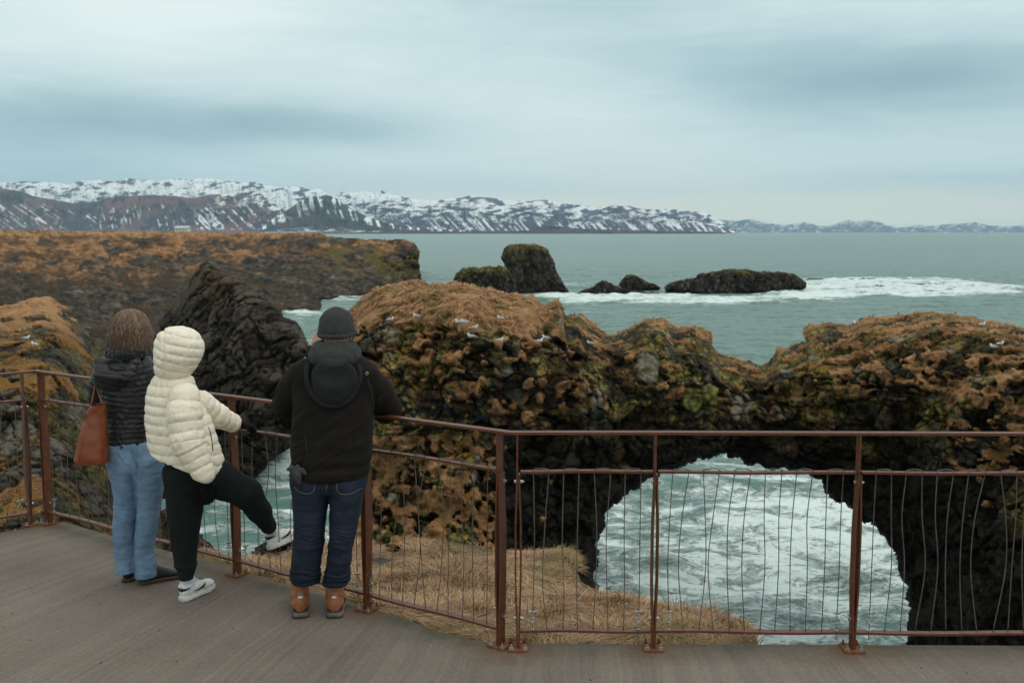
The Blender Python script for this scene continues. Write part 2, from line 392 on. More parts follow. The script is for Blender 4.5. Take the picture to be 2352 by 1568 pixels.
def arch_disp(B, N, PX, PY):
    g, top = zone_grass(B, PX, PY)
    hz = S(PY, 980, 760)
    b1, H1, c1 = blocks(B, np.array([1.7, 1.3, 1.15]), 1, 1.2, 0.9, 0.35, 0.04)
    b2, H2, c2 = blocks(B+5, np.array([0.80, 0.6, 0.55]), 2, 1.3, 0.9, 0.45, 0.06)
    big = fbm(B, 5.0, 3, 6)*0.9+fbm(B*np.array([1, 1, 2.6]), 2.2, 3, 7)*0.42
    rock = b1*0.62+b2*0.62+0.05*fbm(B, 0.25, 2, 3)
    n = fbm(B, 0.75, 3, 12); cush = 0.50*np.clip(1-np.abs(n), 0, 1)**1.5+0.16*(1-np.abs(fbm(B, 0.34, 2, 14)))-0.10
    b3, H3, c3 = blocks(B+9, 0.26, 4, 1.2, 1.2, 0.5, 0.10)
    sel = S(vn(B, 1.6, 15)+0.5*vn(B, 0.6, 16), -0.15, 0.15)          # rubble here, larger stones there
    b2 = lerp(b2, b3, sel); c2 = lerp(c2, c3, sel); H2 = np.where(sel > 0.5, H3, H2)
    rock = b1*0.60+b2*0.60+0.09*fbm(B, 0.3, 3, 3)
    tuft = S(vn(B, 0.36, 17)+0.6*vn(B, 0.9, 18)-0.66-0.15*S(PY, 900, 1100), 0, 0.12)*S(PY, 1250, 1180)
    keep = 1-S(PY, 880, 960)*(1-S(np.abs(PX-1725), 400, 500))
    g = np.maximum(g, tuft)*keep
    d = big+rock*(1-g)+cush*g; bm = np.zeros(PX.shape); bk = np.zeros(PX.shape); cc = np.maximum(c1*.6, c2)
    for cx, cy, rx, ry, kind in BOULD:          # the large single stones that stand out of the face
        r = (np.abs((PX-cx+3*vn(B, .35, 160))/rx)**2.6+np.abs((PY-cy+3*vn(B, .3, 161))/ry)**2.6)**(1/2.6); m = S(r, 1.04, 0.92)
        f1, _, _ = blocks(B+cx, 0.9, 162, 1.1, 0.3, 0.0, 0.05)
        d = lerp(d, big+0.22*np.sqrt(np.clip(1-r**4, 0, 1))*(rx/28)+0.55*f1+0.10*fbm(B, .3, 3, 163), m); d = d-0.25*np.exp(-((r-1.08)/0.07)**2)
        bm = np.maximum(bm, m); bk = np.where(m > 0.3, kind, bk); g = g*(1-m); cc = cc*(1-m)
    return d, dict(g=g, top=top, H1=H1, H2=H2, c=cc, b=B, bm=bm, bk=bk)
def arch_col(P, N, PX, PY, i):
    B = i['b']; k = (PY-crest(PX))/55.0
    rc = rockcol(i['H1'], i['H2'])*1.0*(0.75+0.5*S(fbm(B, 0.35, 4, 19), -.5, .5))[..., None]
    up = S(N[..., 2], -0.25, 0.6)
    light = S(900-PY+60*fbm(B, 2, 3, 20), -60, 160)
    rc = rc*1.0
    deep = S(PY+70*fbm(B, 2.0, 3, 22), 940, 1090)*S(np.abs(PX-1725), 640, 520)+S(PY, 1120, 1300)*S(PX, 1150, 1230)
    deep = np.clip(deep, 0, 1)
    lich = S(0.8*fbm(B, 1.3, 3, 24)+0.8*fbm(B, 0.22, 4, 25)+0.5*(h2(i['H2'], 7)-0.5)+0.42*up-0.12*deep, 0.0, 0.5)*(1-0.80*deep)
    olive = mixc([0.070, 0.062, 0.016], [0.27, 0.235, 0.060], np.clip(0.5*h2(i['H2'], 8)+0.6*S(fbm(B, 0.3, 3, 29), -.5, .6), 0, 1))
    c = mixc(rc, olive, lich*0.85)
    yel = S(vn(B, 0.35, 26)+0.5*vn(B, 0.8, 27)+0.5*h2(i['H1'], 9)-0.62, 0, 0.25)*(1-deep)
    c = mixc(c, [0.24, 0.15, 0.018], yel*0.6)
    grey = S(h2(i['H1'], 11)+0.3*vn(B, 0.6, 28), 0.82, 0.96)*S(N[..., 2], -0.5, 0.3)*(1-deep)
    c = mixc(c, [0.20, 0.185, 0.15], grey*0.8)
    rust = S(fbm(B, 0.7, 3, 30)-0.22, 0, 0.2)*(1-deep)*0.5
    c = mixc(c, [0.17, 0.07, 0.028], rust)
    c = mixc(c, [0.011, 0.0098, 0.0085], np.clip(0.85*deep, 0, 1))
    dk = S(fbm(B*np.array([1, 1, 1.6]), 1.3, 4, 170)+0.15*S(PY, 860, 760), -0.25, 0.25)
    c = c*(0.30+0.85*dk)[..., None]  # broad dark areas painted into the rock tone as crevice shade
    moss = S(fbm(B, 0.8, 4, 33)-0.16, 0, 0.2)*S(PX, 1440, 1380)*S(PY, 960, 1010)*S(PX, 1190, 1000)
    c = mixc(c, [0.10, 0.115, 0.022], moss*0.8)
    c = mixc(c, [0.016, 0.013, 0.010], i['c']*0.8)          # joints darkened in the colour, standing in for crack shade
    gr = mixc([0.09, 0.088, 0.026], [0.25, 0.245, 0.068], S(fbm(B, .3, 4, 165), -.5, .5)); ga = mixc([0.07, 0.063, 0.05], [0.18, 0.165, 0.13], S(fbm(B, .25, 4, 166), -.5, .5))
    c = mixc(c, np.where((i['bk'] > .5)[..., None], ga, gr), i['bm']*0.85)
    gc = mixc([0.19, 0.095, 0.038], GRASS, S(vn(B, 0.8, 35), -0.6, 0.5))
    gc = mixc(gc, [0.17, 0.10, 0.035], S(0.42-(1-np.abs(fbm(B, 0.75, 3, 12))), -0.1, .25)*0.8)
    return mixc(c, gc, S(i['g'], 0.35, 0.6))
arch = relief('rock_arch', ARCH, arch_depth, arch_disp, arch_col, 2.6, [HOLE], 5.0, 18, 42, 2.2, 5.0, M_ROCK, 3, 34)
tag(arch, 'mossy basalt rock arch topped with tawny grass, sea foaming through its opening', 'rock arch')

# --- left near cliff ------------------------------------------------
LC = [(-420, 760), (-200, 735), (-60, 712), (20, 700), (60, 690), (100, 678), (120, 690), (140, 698), (152, 702), (158, 728), (186, 746), (212, 770), (235, 800), (244, 850), (262, 930), (290, 1040), (330, 1120), (372, 1165), (400, 1230), (560, 1330), (560, 1420), (-420, 1420)]
lc_d = rbf([(-420, 760, 24), (-420, 1000, 17), (-420, 1420, 12), (0, 700, 27), (100, 685, 27.5), (0, 760, 24.5), (120, 760, 24.5), (230, 800, 27), (160, 730, 26.8), (200, 850, 24), (340, 1100, 23), (0, 850, 21.5), (120, 860, 21.5), (250, 930, 24), (0, 1000, 19.2), (200, 1000, 20.5), (300, 1060, 22), (0, 1150, 16.8), (100, 1200, 16), (250, 1200, 18), (370, 1180, 21), (400, 1250, 18.5), (0, 1420, 13.5), (560, 1420, 14.5), (560, 1330, 16)])
def lc_disp(B, N, PX, PY):
    n = fbm(B, 1.6, 4, 51)
    g = S(752-PY+60*n-0.2*np.maximum(PX-120, 0), -6, 10)
    pch = S(fbm(B, 0.9, 4, 53)+0.10-0.5*S(PY, 800, 980)-0.6*S(PX, 130, 220), 0, 0.12)
    lo = S(PY, 1040, 1090)*S(PX, 130, 60)*S(fbm(B, 1.3, 3, 54)+0.1, 0, 0.15)
    g = np.maximum(np.maximum(g, pch*S(PY, 1000, 960)), lo)
    rk = S(vn(B, 0.5, 57)+0.5*vn(B, 0.22, 58)-0.05, 0, 0.1)*S(PY, 712, 735)
    g = g*(1-rk)
    b1, H1, c1 = blocks(B, 0.62, 61, 0.9, 0.8, 0.5, 0.08); b2, H2, c2 = blocks(B+3, 0.27, 62, 0.9, 0.8, 0.45, 0.09)
    rock = b1*0.6+b2*0.6; cush = 0.22*(1-np.abs(fbm(B, 0.8, 3, 63)))+0.06*vn(B, 0.3, 64)
    sc = np.clip(B[..., 1]/22, 0.5, 1)
    return (fbm(B, 3.0, 3, 65)*0.3+rock*0.8*(1-g)+cush*g)*sc, dict(g=g, H1=H1, H2=H2, c=np.maximum(c1*.6, c2), b=B)
def lc_col(P, N, PX, PY, i):
    B = i['b']; c = rockcol(i['H1'], i['H2'])*0.95
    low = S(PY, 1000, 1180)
    g = S(fbm(B, 0.8, 4, 71)+0.5*h2(i['H1'], 3)+0.35*N[..., 2]-0.45, 0, 0.3)*(1-0.7*low)
    c = mixc(c, [0.17, 0.155, 0.13], g*0.6)
    c = mixc(c, [0.11, 0.10, 0.026], S(fbm(B, 0.6, 3, 72)-0.05, 0, 0.2)*0.6)
    c = mixc(c, [0.21, 0.11, 0.03], S(fbm(B, 0.5, 3, 73)-0.18, 0, 0.15)*0.6)
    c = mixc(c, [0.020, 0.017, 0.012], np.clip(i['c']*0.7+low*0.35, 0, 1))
    gc = mixc([0.20, 0.105, 0.028], [0.36, 0.20, 0.090], S(760-PY+60*vn(B, 0.8, 74), -60, 60))
    return mixc(c, gc, S(i['g'], 0.35, 0.6))
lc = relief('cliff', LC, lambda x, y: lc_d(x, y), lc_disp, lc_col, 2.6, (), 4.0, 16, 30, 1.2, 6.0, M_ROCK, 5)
tag(lc, kind='structure')

# --- dark basalt ridge in the middle distance -----------------------
RC = [(330, 735), (390, 700), (436, 655), (448, 628), (460, 606), (478, 600), (498, 612), (516, 622), (545, 634), (572, 655), (612, 668), (640, 700), (652, 728), (686, 742), (700, 768), (716, 800), (712, 850), (720, 930), (700, 990), (668, 1004), (664, 1030),
      (640, 1046), (618, 1062), (596, 1084), (580, 1104), (540, 1128), (470, 1142), (420, 1150), (372, 1160), (300, 1200), (200, 1230), (200, 900), (260, 760)]
rc_d = rbf([(476, 570, 98), (330, 700, 106), (430, 640, 98), (560, 650, 93), (640, 700, 90), (700, 780, 82), (560, 800, 84), (400, 800, 92), (250, 800, 98), (716, 850, 80), (600, 950, 78), (450, 950, 84), (664, 1004, 82), (600, 1084, 79), (540, 1128, 75.5), (470, 1142, 74.5), (372, 1160, 73), (300, 1200, 70), (220, 1000, 80), (200, 1230, 68)])
def rc_disp(B, N, PX, PY):
    Bs = B*np.array([1, 0.7, 0.9])
    b1, H1, c1 = blocks(Bs, 1.9, 81, 1.0, 0.9, 0.5, 0.07); b2, H2, c2 = blocks(B, 0.85, 82, 0.9, 0.8, 0.45, 0.09)
    ridg = (1-np.abs(fbm(B*np.array([1, .5, 0.7]), 6, 3, 83)))*1.8
    return ridg+fbm(B, 9, 3, 84)*1.3+b1*0.5+b2*0.6, dict(H1=H1, H2=H2, c=np.maximum(c1*.5, c2), b=B)
def rc_col(P, N, PX, PY, i):
    B = i['b']; c = rockcol(i['H1'], i['H2'])*0.60*np.array([1.05, .97, .9])
    g = S(PX+40*fbm(B, 5, 2, 85), 660, 700)*S(PY, 1000, 850)
    c = mixc(c, [0.115, 0.098, 0.075], S(h2(i['H1'], 2)+0.5*fbm(B, 3, 3, 86)+0.25*N[..., 2], 0.55, 0.95)*0.6*S(PY, 1000, 800))
    c = mixc(c, [0.085, 0.062, 0.036], S(fbm(B, 3, 4, 87)+0.3*N[..., 2]+.1, 0, 0.4)*S(PY, 740, 640)*.85)
    return mixc(c, [0.016, 0.014, 0.013], np.clip(i['c']*0.6, 0, 1))
rc = relief('basalt_ridge', RC, lambda x, y: rc_d(x, y), rc_disp, rc_col, 2.2, (), 3.0, 14, 34, 5.0, 14.0, M_ROCK, 8)
tag(rc, kind='structure')

# --- headland -------------------------------------------------------
HD = [(-700, 529), (-80, 527), (0, 526), (100, 528), (230, 530), (420, 530), (600, 533), (738, 534), (752, 541), (800, 546), (850, 549), (935, 549), (952, 556), (964, 576), (963, 606), (966, 632), (969, 646), (950, 652), (905, 656), (868, 664), (850, 676), (818, 681), (770, 684), (735, 692),
      (742, 706), (736, 716), (690, 719), (655, 717), (640, 730), (660, 800), (600, 1000), (300, 1220), (-300, 1220), (-700, 1000)]
def dwater(py): return (CAMZ+18)/np.tan(np.arctan((py-784)/FPX)+PITCH)
hd_pts = [(-700, 529, 700), (-700, 620, 210), (-700, 1000, 60), (-80, 527, 760), (200, 529, 820), (420, 530, 860), (600, 534, 620), (738, 535, 520), (752, 542, 480), (850, 549, 455), (935, 549, 440), (964, 576, 412), (969, 646, 402), (905, 656, 380), (868, 664, 350), (818, 681, 308), (735, 692, 288), (736, 716, 252), (655, 718, 250),
          (0, 560, 420), (300, 555, 500), (600, 560, 450), (850, 580, 425), (0, 620, 260), (250, 620, 310), (500, 620, 330), (700, 640, 330), (0, 680, 190), (250, 700, 210), (500, 720, 215), (0, 800, 120), (300, 800, 150), (600, 850, 150), (300, 1220, 90), (-80, 1220, 60)]
hd_f = rbf([(a, b, math.log(c)) for a, b, c in hd_pts])
def hd_disp(B, N, PX, PY):
    flat = S(PY, 538, 560); flat = np.maximum(flat, S(PX, 760, 790))
    dd = B[..., 1]/300.0
    b1, H1, c1 = blocks(B*np.array([1, 1, 0.6]), 5.5, 91, 0.9, 0.7, 0.5, 0.08); b2, H2, c2 = blocks(B, 2.6, 92, 0.9, 0.8, 0.4, 0.1)
    Qd = np.stack([(PX-0.8*PY)/85, PY/60, PX*0], -1)
    big = ((1-np.abs(fbm(Qd, 1.0, 4, 93)))*11.0+fbm(B, 16, 4, 94)*1.5)*S(PY, 540, 600)
    k = S(np.maximum(S(PX, 780, 860), S(PY, 600, 720))+0.5*fbm(B, 20, 3, 95), 0.3, 0.8)
    return (big*(1-0.55*S(PX, 720, 830))+(b1*0.5+b2*0.55)*(0.15+0.85*k))*flat*np.clip(dd, 0.25, 1), dict(H1=H1, H2=H2, c=c2, k=k, b=B, big=big)
def hd_col(P, N, PX, PY, i):
    B = i['b']; c = rockcol(i['H1'], i['H2'])*0.60*np.array([1.05, .96, .86])
    h = S(PX, 690, 790)
    Qs = np.stack([(PX-1.1*PY)/34, (PY+0.25*PX)/15, PX*0], -1); Qb = np.stack([PX/70, PY/34, PX*0], -1)
    n = 0.55*fbm(Qb, 1.0, 5, 96, 0.6)+0.55*fbm(Qs, 1.0, 4, 97, 0.6)
    # tawny turf near the rim, thinning out down the slope
    lim = np.interp(PX, [0, 120, 240, 420, 600, 700, 760, 860, 960], [655, 640, 640, 625, 602, 590, 592, 585, 568])
    g = S(lim-PY+95*n, -28, 36)
    gully = S(fbm(Qs*0.9+7, 1.0, 4, 107, .6)+0.5*fbm(Qb*1.7, 1.0, 3, 108)-0.10, 0, 0.14)*S(PY, 538, 552)
    brown = mixc([0.13, 0.062, 0.022], [0.30, 0.155, 0.066], S(fbm(Qs*1.2+3, 1.0, 4, 98)+0.3*(N[..., 2]-0.4), -0.5, 0.5))
    brown = mixc(brown, [0.36, 0.20, 0.085], S(PY, 546, 534)*(1-h))
    spk = 1+0.55*fbm(np.stack([PX/9, PY/5, PX*0], -1), 1.0, 4, 131)+0.35*fbm(np.stack([(PX+PY)/26, (PY-.3*PX)/9, PX*0], -1), 1.0, 3, 132)
    c = mixc(c*2.0*np.clip(spk, 0.25, 2.2)[..., None]**1.5, brown*np.clip(spk, .5, 1.4)[..., None], g*(1-0.92*gully))
    ol = S(PY, 552, 590)*S(PY, 660, 600)*h*S(fbm(Qb*2.2, 1.0, 4, 100)+0.12, 0, 0.25)
    c = mixc(c, [0.12, 0.10, 0.028], ol*0.85)
    mid = S(PY, 600, 640)*(1-h)*S(fbm(Qb*1.6+5, 1.0, 4, 101)+0.05, 0, 0.3)
    c = mixc(c, [0.060, 0.040, 0.020], mid*0.6)
    c = mixc(c, [0.018, 0.016, 0.014], i['c']*0.5)
    shore = S(PY, np.interp(PX, [640, 735, 820, 870, 970], [700, 700, 672, 655, 636]), np.interp(PX, [640, 735, 820, 870, 970], [712, 712, 682, 664, 648]))*S(PX, 630, 700)
    return mixc(c, [0.055, 0.036, 0.022], shore*0.7)
hd = relief('headland', HD, lambda x, y: np.exp(hd_f(x, y)), hd_disp, hd_col, 2.0, (), 1.5, 16, 14, 3.0, 60.0, M_ROCKF, 11)
tag(hd, kind='structure')

# --- sea stacks, islets and reefs ------------------------------------
def stack(name, outline, d, label, cat, E=26, rnd=6, thick=12, green=0.0, band=True, seed=0, rag=2.0, slope=0.0, blk=1.6, group=None, wet=0, brown=0.0):
    ys = np.array([q[1] for q in outline]); ytop, ybot = ys.min(), ys.max()
    def dep(px, py): return d+slope*(ybot-py)/max(ybot-ytop, 1)
    def disp(B, N, PX, PY):
        b1, H1, c1 = blocks(B*np.array([1, 1, 0.45]), blk*1.6, seed+200, 0.9, 0.8, 0.45, 0.08); b2, H2, c2 = blocks(B*np.array([1, 1, 0.7]), blk*0.7, seed+201, 0.9, 0.8, 0.45, 0.1)
        return fbm(B, blk*4, 3, seed+202)*blk*0.5+b1*0.5+b2*0.6, dict(H1=H1, H2=H2, c=c2, b=B)
    def col(P, N, PX, PY, i):
        B = i['b']; c = rockcol(i['H1'], i['H2'])*1.05
        t = (PY-ytop)/max(ybot-ytop, 1)
        c = mixc(c, [0.17, 0.155, 0.13], S(h2(i['H2'], 3)+fbm(B, 2.2, 3, seed+203)*0.5, 0.80, 1.05)*0.7*(1-S(t, 0.5, 0.8)))
        gm = S(green-t+0.30*fbm(B, blk*2.5, 4, seed+204)+0.12*(N[..., 2]), -0.03, 0.12)
        c = mixc(c, mixc([0.10, 0.088, 0.026], [0.17, 0.135, 0.045], S(vn(B, 2, seed+5), -.4, .4)), gm*0.85)
        c = mixc(c, [0.27, 0.15, 0.06], S(0.05-t+0.04*vn(B, 2, seed), 0, 0.03)*(green > 0))
        if brown: c = mixc(c, [0.10, 0.062, 0.042], np.full(PX.shape, brown))
        if band: c = mixc(c, [0.05, 0.034, 0.022], S(t, 0.86, 0.93)*0.8)
        return mixc(c, [0.018, 0.015, 0.013], i['c']*0.55)
    return tag(relief(name, outline, dep, disp, col, 1.6, (), rag, 9, E, rnd, thick, M_ROCKF, seed), label, cat, group)
stack('sea_stack', [(1150, 592), (1156, 572), (1168, 560), (1210, 558), (1236, 560), (1252, 567), (1262, 574), (1272, 596), (1280, 622), (1292, 645), (1306, 664), (1312, 676), (1200, 684), (1140, 684), (1152, 640), (1160, 618)], 325,
      'tall flat-topped dark sea stack with mossy crown standing beyond the arch', 'sea stack', 16, 7, 16, 0.14, True, 1)
stack('sea_stack', [(1040, 640), (1052, 622), (1066, 612), (1100, 613), (1150, 608), (1166, 616), (1178, 634), (1186, 650), (1196, 690), (1040, 690)], 290,
      'low rounded greenish sea stack leaning against the left foot of the tall one', 'sea stack', 15, 5, 14, 0.28, False, 2)
stack('sea_rock', [(1312, 656), (1322, 648), (1338, 646), (1352, 650), (1366, 654), (1364, 661), (1312, 661)], 395, 'small brown rock awash just right of the tall sea stack', 'sea rock', 8, 2, 4, 0, False, 3, 1.0, 0, 1.2, None, 0, .5)
stack('sea_rock', [(1300, 688), (1320, 676), (1340, 664), (1362, 657), (1372, 648), (1384, 642), (1398, 645), (1412, 655), (1440, 662), (1480, 668), (1514, 670), (1524, 684), (1470, 690), (1380, 694), (1320, 696)], 318, 'jagged black rock with a breaking wave streaming off it', 'sea rock', 8, 3, 8, 0, False, 4, 2.0, 0, 1.4)
stack('sea_rock', [(1418, 656), (1428, 640), (1440, 630), (1450, 627), (1470, 636), (1490, 648), (1508, 652), (1522, 664), (1500, 668), (1430, 668)], 345, 'pointed dark rock with a pale lichen top behind the jagged black one', 'sea rock', 9, 3, 8, 0.2, True, 5, 1.4, 0, 1.3)
stack('islet', [(1522, 662), (1534, 650), (1556, 642), (1596, 636), (1604, 628), (1640, 622), (1672, 617), (1712, 616), (1740, 622), (1786, 623), (1824, 628), (1842, 640), (1856, 655), (1850, 663), (1820, 667), (1812, 676), (1770, 678), (1700, 682), (1620, 684), (1560, 678), (1530, 672)], 330,
      'long low black islet ringed by white surf', 'islet', 15, 7, 18, 0.02, True, 6, 2.0, 0, 1.8)
stack('reef', [(1846, 645), (1860, 638), (1900, 640), (1940, 638), (1985, 638), (2028, 640), (2028, 644), (1940, 645), (1880, 646), (1850, 652)], 412, 'thin brown reef trailing right from the long islet', 'reef', 6, 1.5, 4, 0, False, 7, 1.0, 0, 1.0, None, 0, .6)
stack('sea_rock', [(1968, 657), (1980, 653), (1994, 656), (2000, 661), (1970, 662)], 368, 'tiny brown rock in the surf left of the round one', 'sea rock', 5, 1.2, 3, 0, False, 8, .8, 0, .9, None, 0, .6)
stack('sea_rock', [(2004, 660), (2010, 654), (2028, 654), (2040, 659), (2048, 668), (2006, 668)], 352, 'small round brown rock in the surf', 'sea rock', 7, 1.6, 3, 0, False, 9, .8, 0, .9, None, 0, .6)
stack('reef', [(2058, 660), (2066, 652), (2090, 649), (2112, 651), (2150, 650), (2186, 653), (2180, 657), (2120, 656), (2090, 662)], 372, 'broken brown reef with surf pouring over it', 'reef', 5, 1.2, 3, 0, False, 10, 1.4, 0, .8, None, 0, .7)
stack('sea_rock', [(2160, 680), (2168, 673), (2184, 671), (2196, 675), (2200, 680), (2170, 683)], 318, 'small dark rock standing apart below the broken reef', 'sea rock', 6, 1.3, 3, 0, False, 12, 1.2, 0, .8, None, 0, .4)
stack('boulder', [(575, 1262), (600, 1248), (640, 1236), (700, 1222), (745, 1240), (770, 1290), (720, 1310), (640, 1310), (585, 1300)], 9.6, 'dark lava boulder below the raised sneaker at the cliff edge', 'boulder', 22, .25, .8, 0, False, 13, 3, 0.6, 0.22)
stack('boulder', [(368, 1170), (392, 1158), (420, 1172), (440, 1200), (470, 1235), (520, 1290), (480, 1310), (400, 1310), (372, 1260)], 13.5, 'brown lava boulder seen between the legs of the two at left', 'boulder', 24, .5, 1.2, 0, False, 14, 3, 1.5, 0.3, None, 0, .5)
# ------------------------------------------------------------------ water
SEAZ = -18.0
def build_sea():
    a = np.radians(np.concatenate([np.linspace(-180, -42, 60)[:-1], np.linspace(-42, 42, 1100), np.linspace(42, 180, 60)[1:]]))
    r = np.concatenate([np.geomspace(14, 140, 460)[:-1], np.geomspace(140, 700, 420)[:-1], np.geomspace(700, 60000, 90)])
    AA, RR = np.meshgrid(a, r, indexing='ij')
    P = np.stack([RR*np.sin(AA), RR*np.cos(AA), np.full(AA.shape, SEAZ)], -1)
    front = np.cos(AA) > 0.5
    px, py = proj(P)
    px = np.where(front, px, -9e3); py = np.where(front, py, 9e3)
    W = np.stack([P[..., 0], P[..., 1], P[..., 0]*0], -1)
    foam = np.zeros(AA.shape)
    def blob(cx, cy, rx, ry, k, rot=0):
        dx, dy = px-cx, py-cy; c, s = math.cos(rot), math.sin(rot)
        return k*np.exp(-(((dx*c+dy*s)/rx)**2+((-dx*s+dy*c)/ry)**2))
    for b in [(1400, 690, 110, 9, 1.2), (1330, 684, 80, 7, 1.0), (1500, 688, 90, 7, 1.0), (1580, 692, 120, 9, 1.0), (1700, 692, 120, 8, .9), (1820, 682, 90, 9, 1.0), (1900, 672, 90, 18, 1.3), (1990, 658, 150, 15, 1.5),
              (2110, 662, 140, 15, 1.4), (2200, 668, 110, 12, 1.1), (2060, 644, 160, 4, .8), (2300, 664, 120, 10, .85), (2000, 676, 180, 8, .7), (2340, 676, 160, 5, .5), (1250, 680, 60, 6, .9), (1600, 745, 60, 6, .35),
              (800, 688, 80, 3.5, .9), (700, 722, 70, 5, 1.0), (740, 778, 40, 22, .7), (690, 735, 40, 10, .5), (1330, 654, 40, 3, .7), (1400, 664, 60, 3, .35), (1340, 720, 40, 8, .4), (1300, 700, 40, 6, .6)]:
        foam += blob(*b)
    near = S(RR, 135, 105)
    foam = foam*(1-near)
    hole = near*(0.31+0.13*S(py, 1120, 1300)*S(px, 1250, 1400)+0.25*blob(1900, 1200, 260, 130, 1)+0.3*blob(620, 1085, 90, 30, 1)+.35*blob(660, 1050, 40, 60, 1)-0.12*S(px, 760, 600)-0.10*blob(1650, 1080, 160, 25, 1)-.1*blob(1440,1250,50,60,1))
    foam = np.maximum(foam, hole)
    A_ = RR.clip(0, 900)
    h = (fbm(W, np.array([9., 4., 9]), 4, 301)*0.42+fbm(W, np.array([2.2, 1.1, 3]), 3, 302)*0.16)*S(RR, 900, 300)
    surge = np.clip(foam, 0, 1.2)*(1-near)
    h = h+surge*(0.55+0.7*np.abs(fbm(W, np.array([5., 2.0, 5.]), 3, 303)))
    P[..., 2] += h
    idx = np.arange(AA.size).reshape(AA.shape)
    F = np.stack([idx[:-1, :-1].ravel(), idx[:-1, 1:].ravel(), idx[1:, 1:].ravel(), idx[1:, :-1].ravel()], 1)
    m, t, b = new_mat('sea_water')
    p = pos(t); at_ = t.node('ShaderNodeAttribute', attribute_name='foam').outputs['Fac']
    nr = t.node('ShaderNodeAttribute', attribute_name='near').outputs['Fac']
    pw = t.mapping(p, (1.0, 1.55, 1.0))
    wv = t.node('ShaderNodeVectorMath', operation='ADD'); t.l.new(pw, wv.inputs[0])
    nz = t.node('ShaderNodeTexNoise'); nz.inputs['Scale'].default_value = 0.16; nz.inputs['Detail'].default_value = 4; t.l.new(pw, nz.inputs['Vector'])
    sc = t.node('ShaderNodeVectorMath', operation='SCALE'); t.l.new(nz.outputs['Color'], sc.inputs[0]); sc.inputs['Scale'].default_value = 5.0
    t.l.new(sc.outputs[0], wv.inputs[1]); q = wv.outputs[0]
    # lacy foam: ridged noise at two sizes
    def ridge(v, s, d=4, dist=1.0):
        n = t.noise(v, s, d, 0.6, dist); return t.m('SUBTRACT', 1.0, t.m('MULTIPLY', t.m('ABSOLUTE', t.m('SUBTRACT', n, 0.5)), 4.2))
    r1 = ridge(q, 0.62, 6); r2 = ridge(q, 2.0, 6); n3 = t.noise(q, 0.28, 7, 0.68)
    pat = t.m('ADD', t.m('ADD', t.m('MULTIPLY', r1, 0.45), t.m('MULTIPLY', r2, 0.35)), t.m('MULTIPLY', t.m('SUBTRACT', n3, 0.5), 2.3))
    fa = t.m('ADD', t.m('MULTIPLY', at_, 1.35), t.m('MULTIPLY', t.m('SUBTRACT', pat, 0.50), 1.15))
    far_n = t.noise(t.mapping(p, (0.06, 0.15, 0.1)), 1.0, 7, 0.72, 0.9)
    fb = t.m('ADD', t.m('MULTIPLY', t.m('MINIMUM', at_, 1.1), 0.86), t.m('MULTIPLY', t.m('SUBTRACT', far_n, 0.52), 3.4))
    ff = t.m('ADD', t.m('MULTIPLY', fa, nr), t.m('MULTIPLY', fb, t.m('SUBTRACT', 1.0, nr)))
    fm = t.ramp(ff, [(0.38, 0.0), (0.62, 0.5), (0.86, 1.0)])
    base = t.mix(t.noise(t.mapping(p, (0.02, 0.05, .02)), 1, 4, .6), (0.110, 0.195, 0.170), (0.155, 0.245, 0.215))
    nearc = t.mix(t.noise(q, 0.5, 4, .6), (0.070, 0.165, 0.142), (0.155, 0.285, 0.25))
    base = t.mix(nr, base, nearc)
    c = t.mix(fm, base, (0.76, 0.87, 0.855))
    t.put(b.inputs['Base Color'], c)
    t.put(b.inputs['Roughness'], t.m('ADD', 0.28, t.m('MULTIPLY', fm, 0.5)))
    b.inputs['IOR'].default_value = 1.33; b.inputs['Specular IOR Level'].default_value = 0.35
    far = t.node('ShaderNodeAttribute', attribute_name='far').outputs['Fac']
    bn = t.m('ADD', t.noise(t.mapping(p, (0.5, 1.2, 1)), 1.0, 6, 0.6), t.m('MULTIPLY', fm, 0.4))
    bn2 = t.m('ADD', bn, t.m('MULTIPLY', t.noise(t.mapping(p, (0.06, 0.2, 1)), 1.0, 5, 0.6), t.m('MULTIPLY', far, 5.0)))
    bump(t, b, bn2, 0.9, 0.5)
    tag(mesh_np('water', P.reshape(-1, 3), F, m, attrs=dict(foam=foam.ravel(), near=near.ravel(), far=S(RR, 120, 500).ravel())), kind='structure')
build_sea()

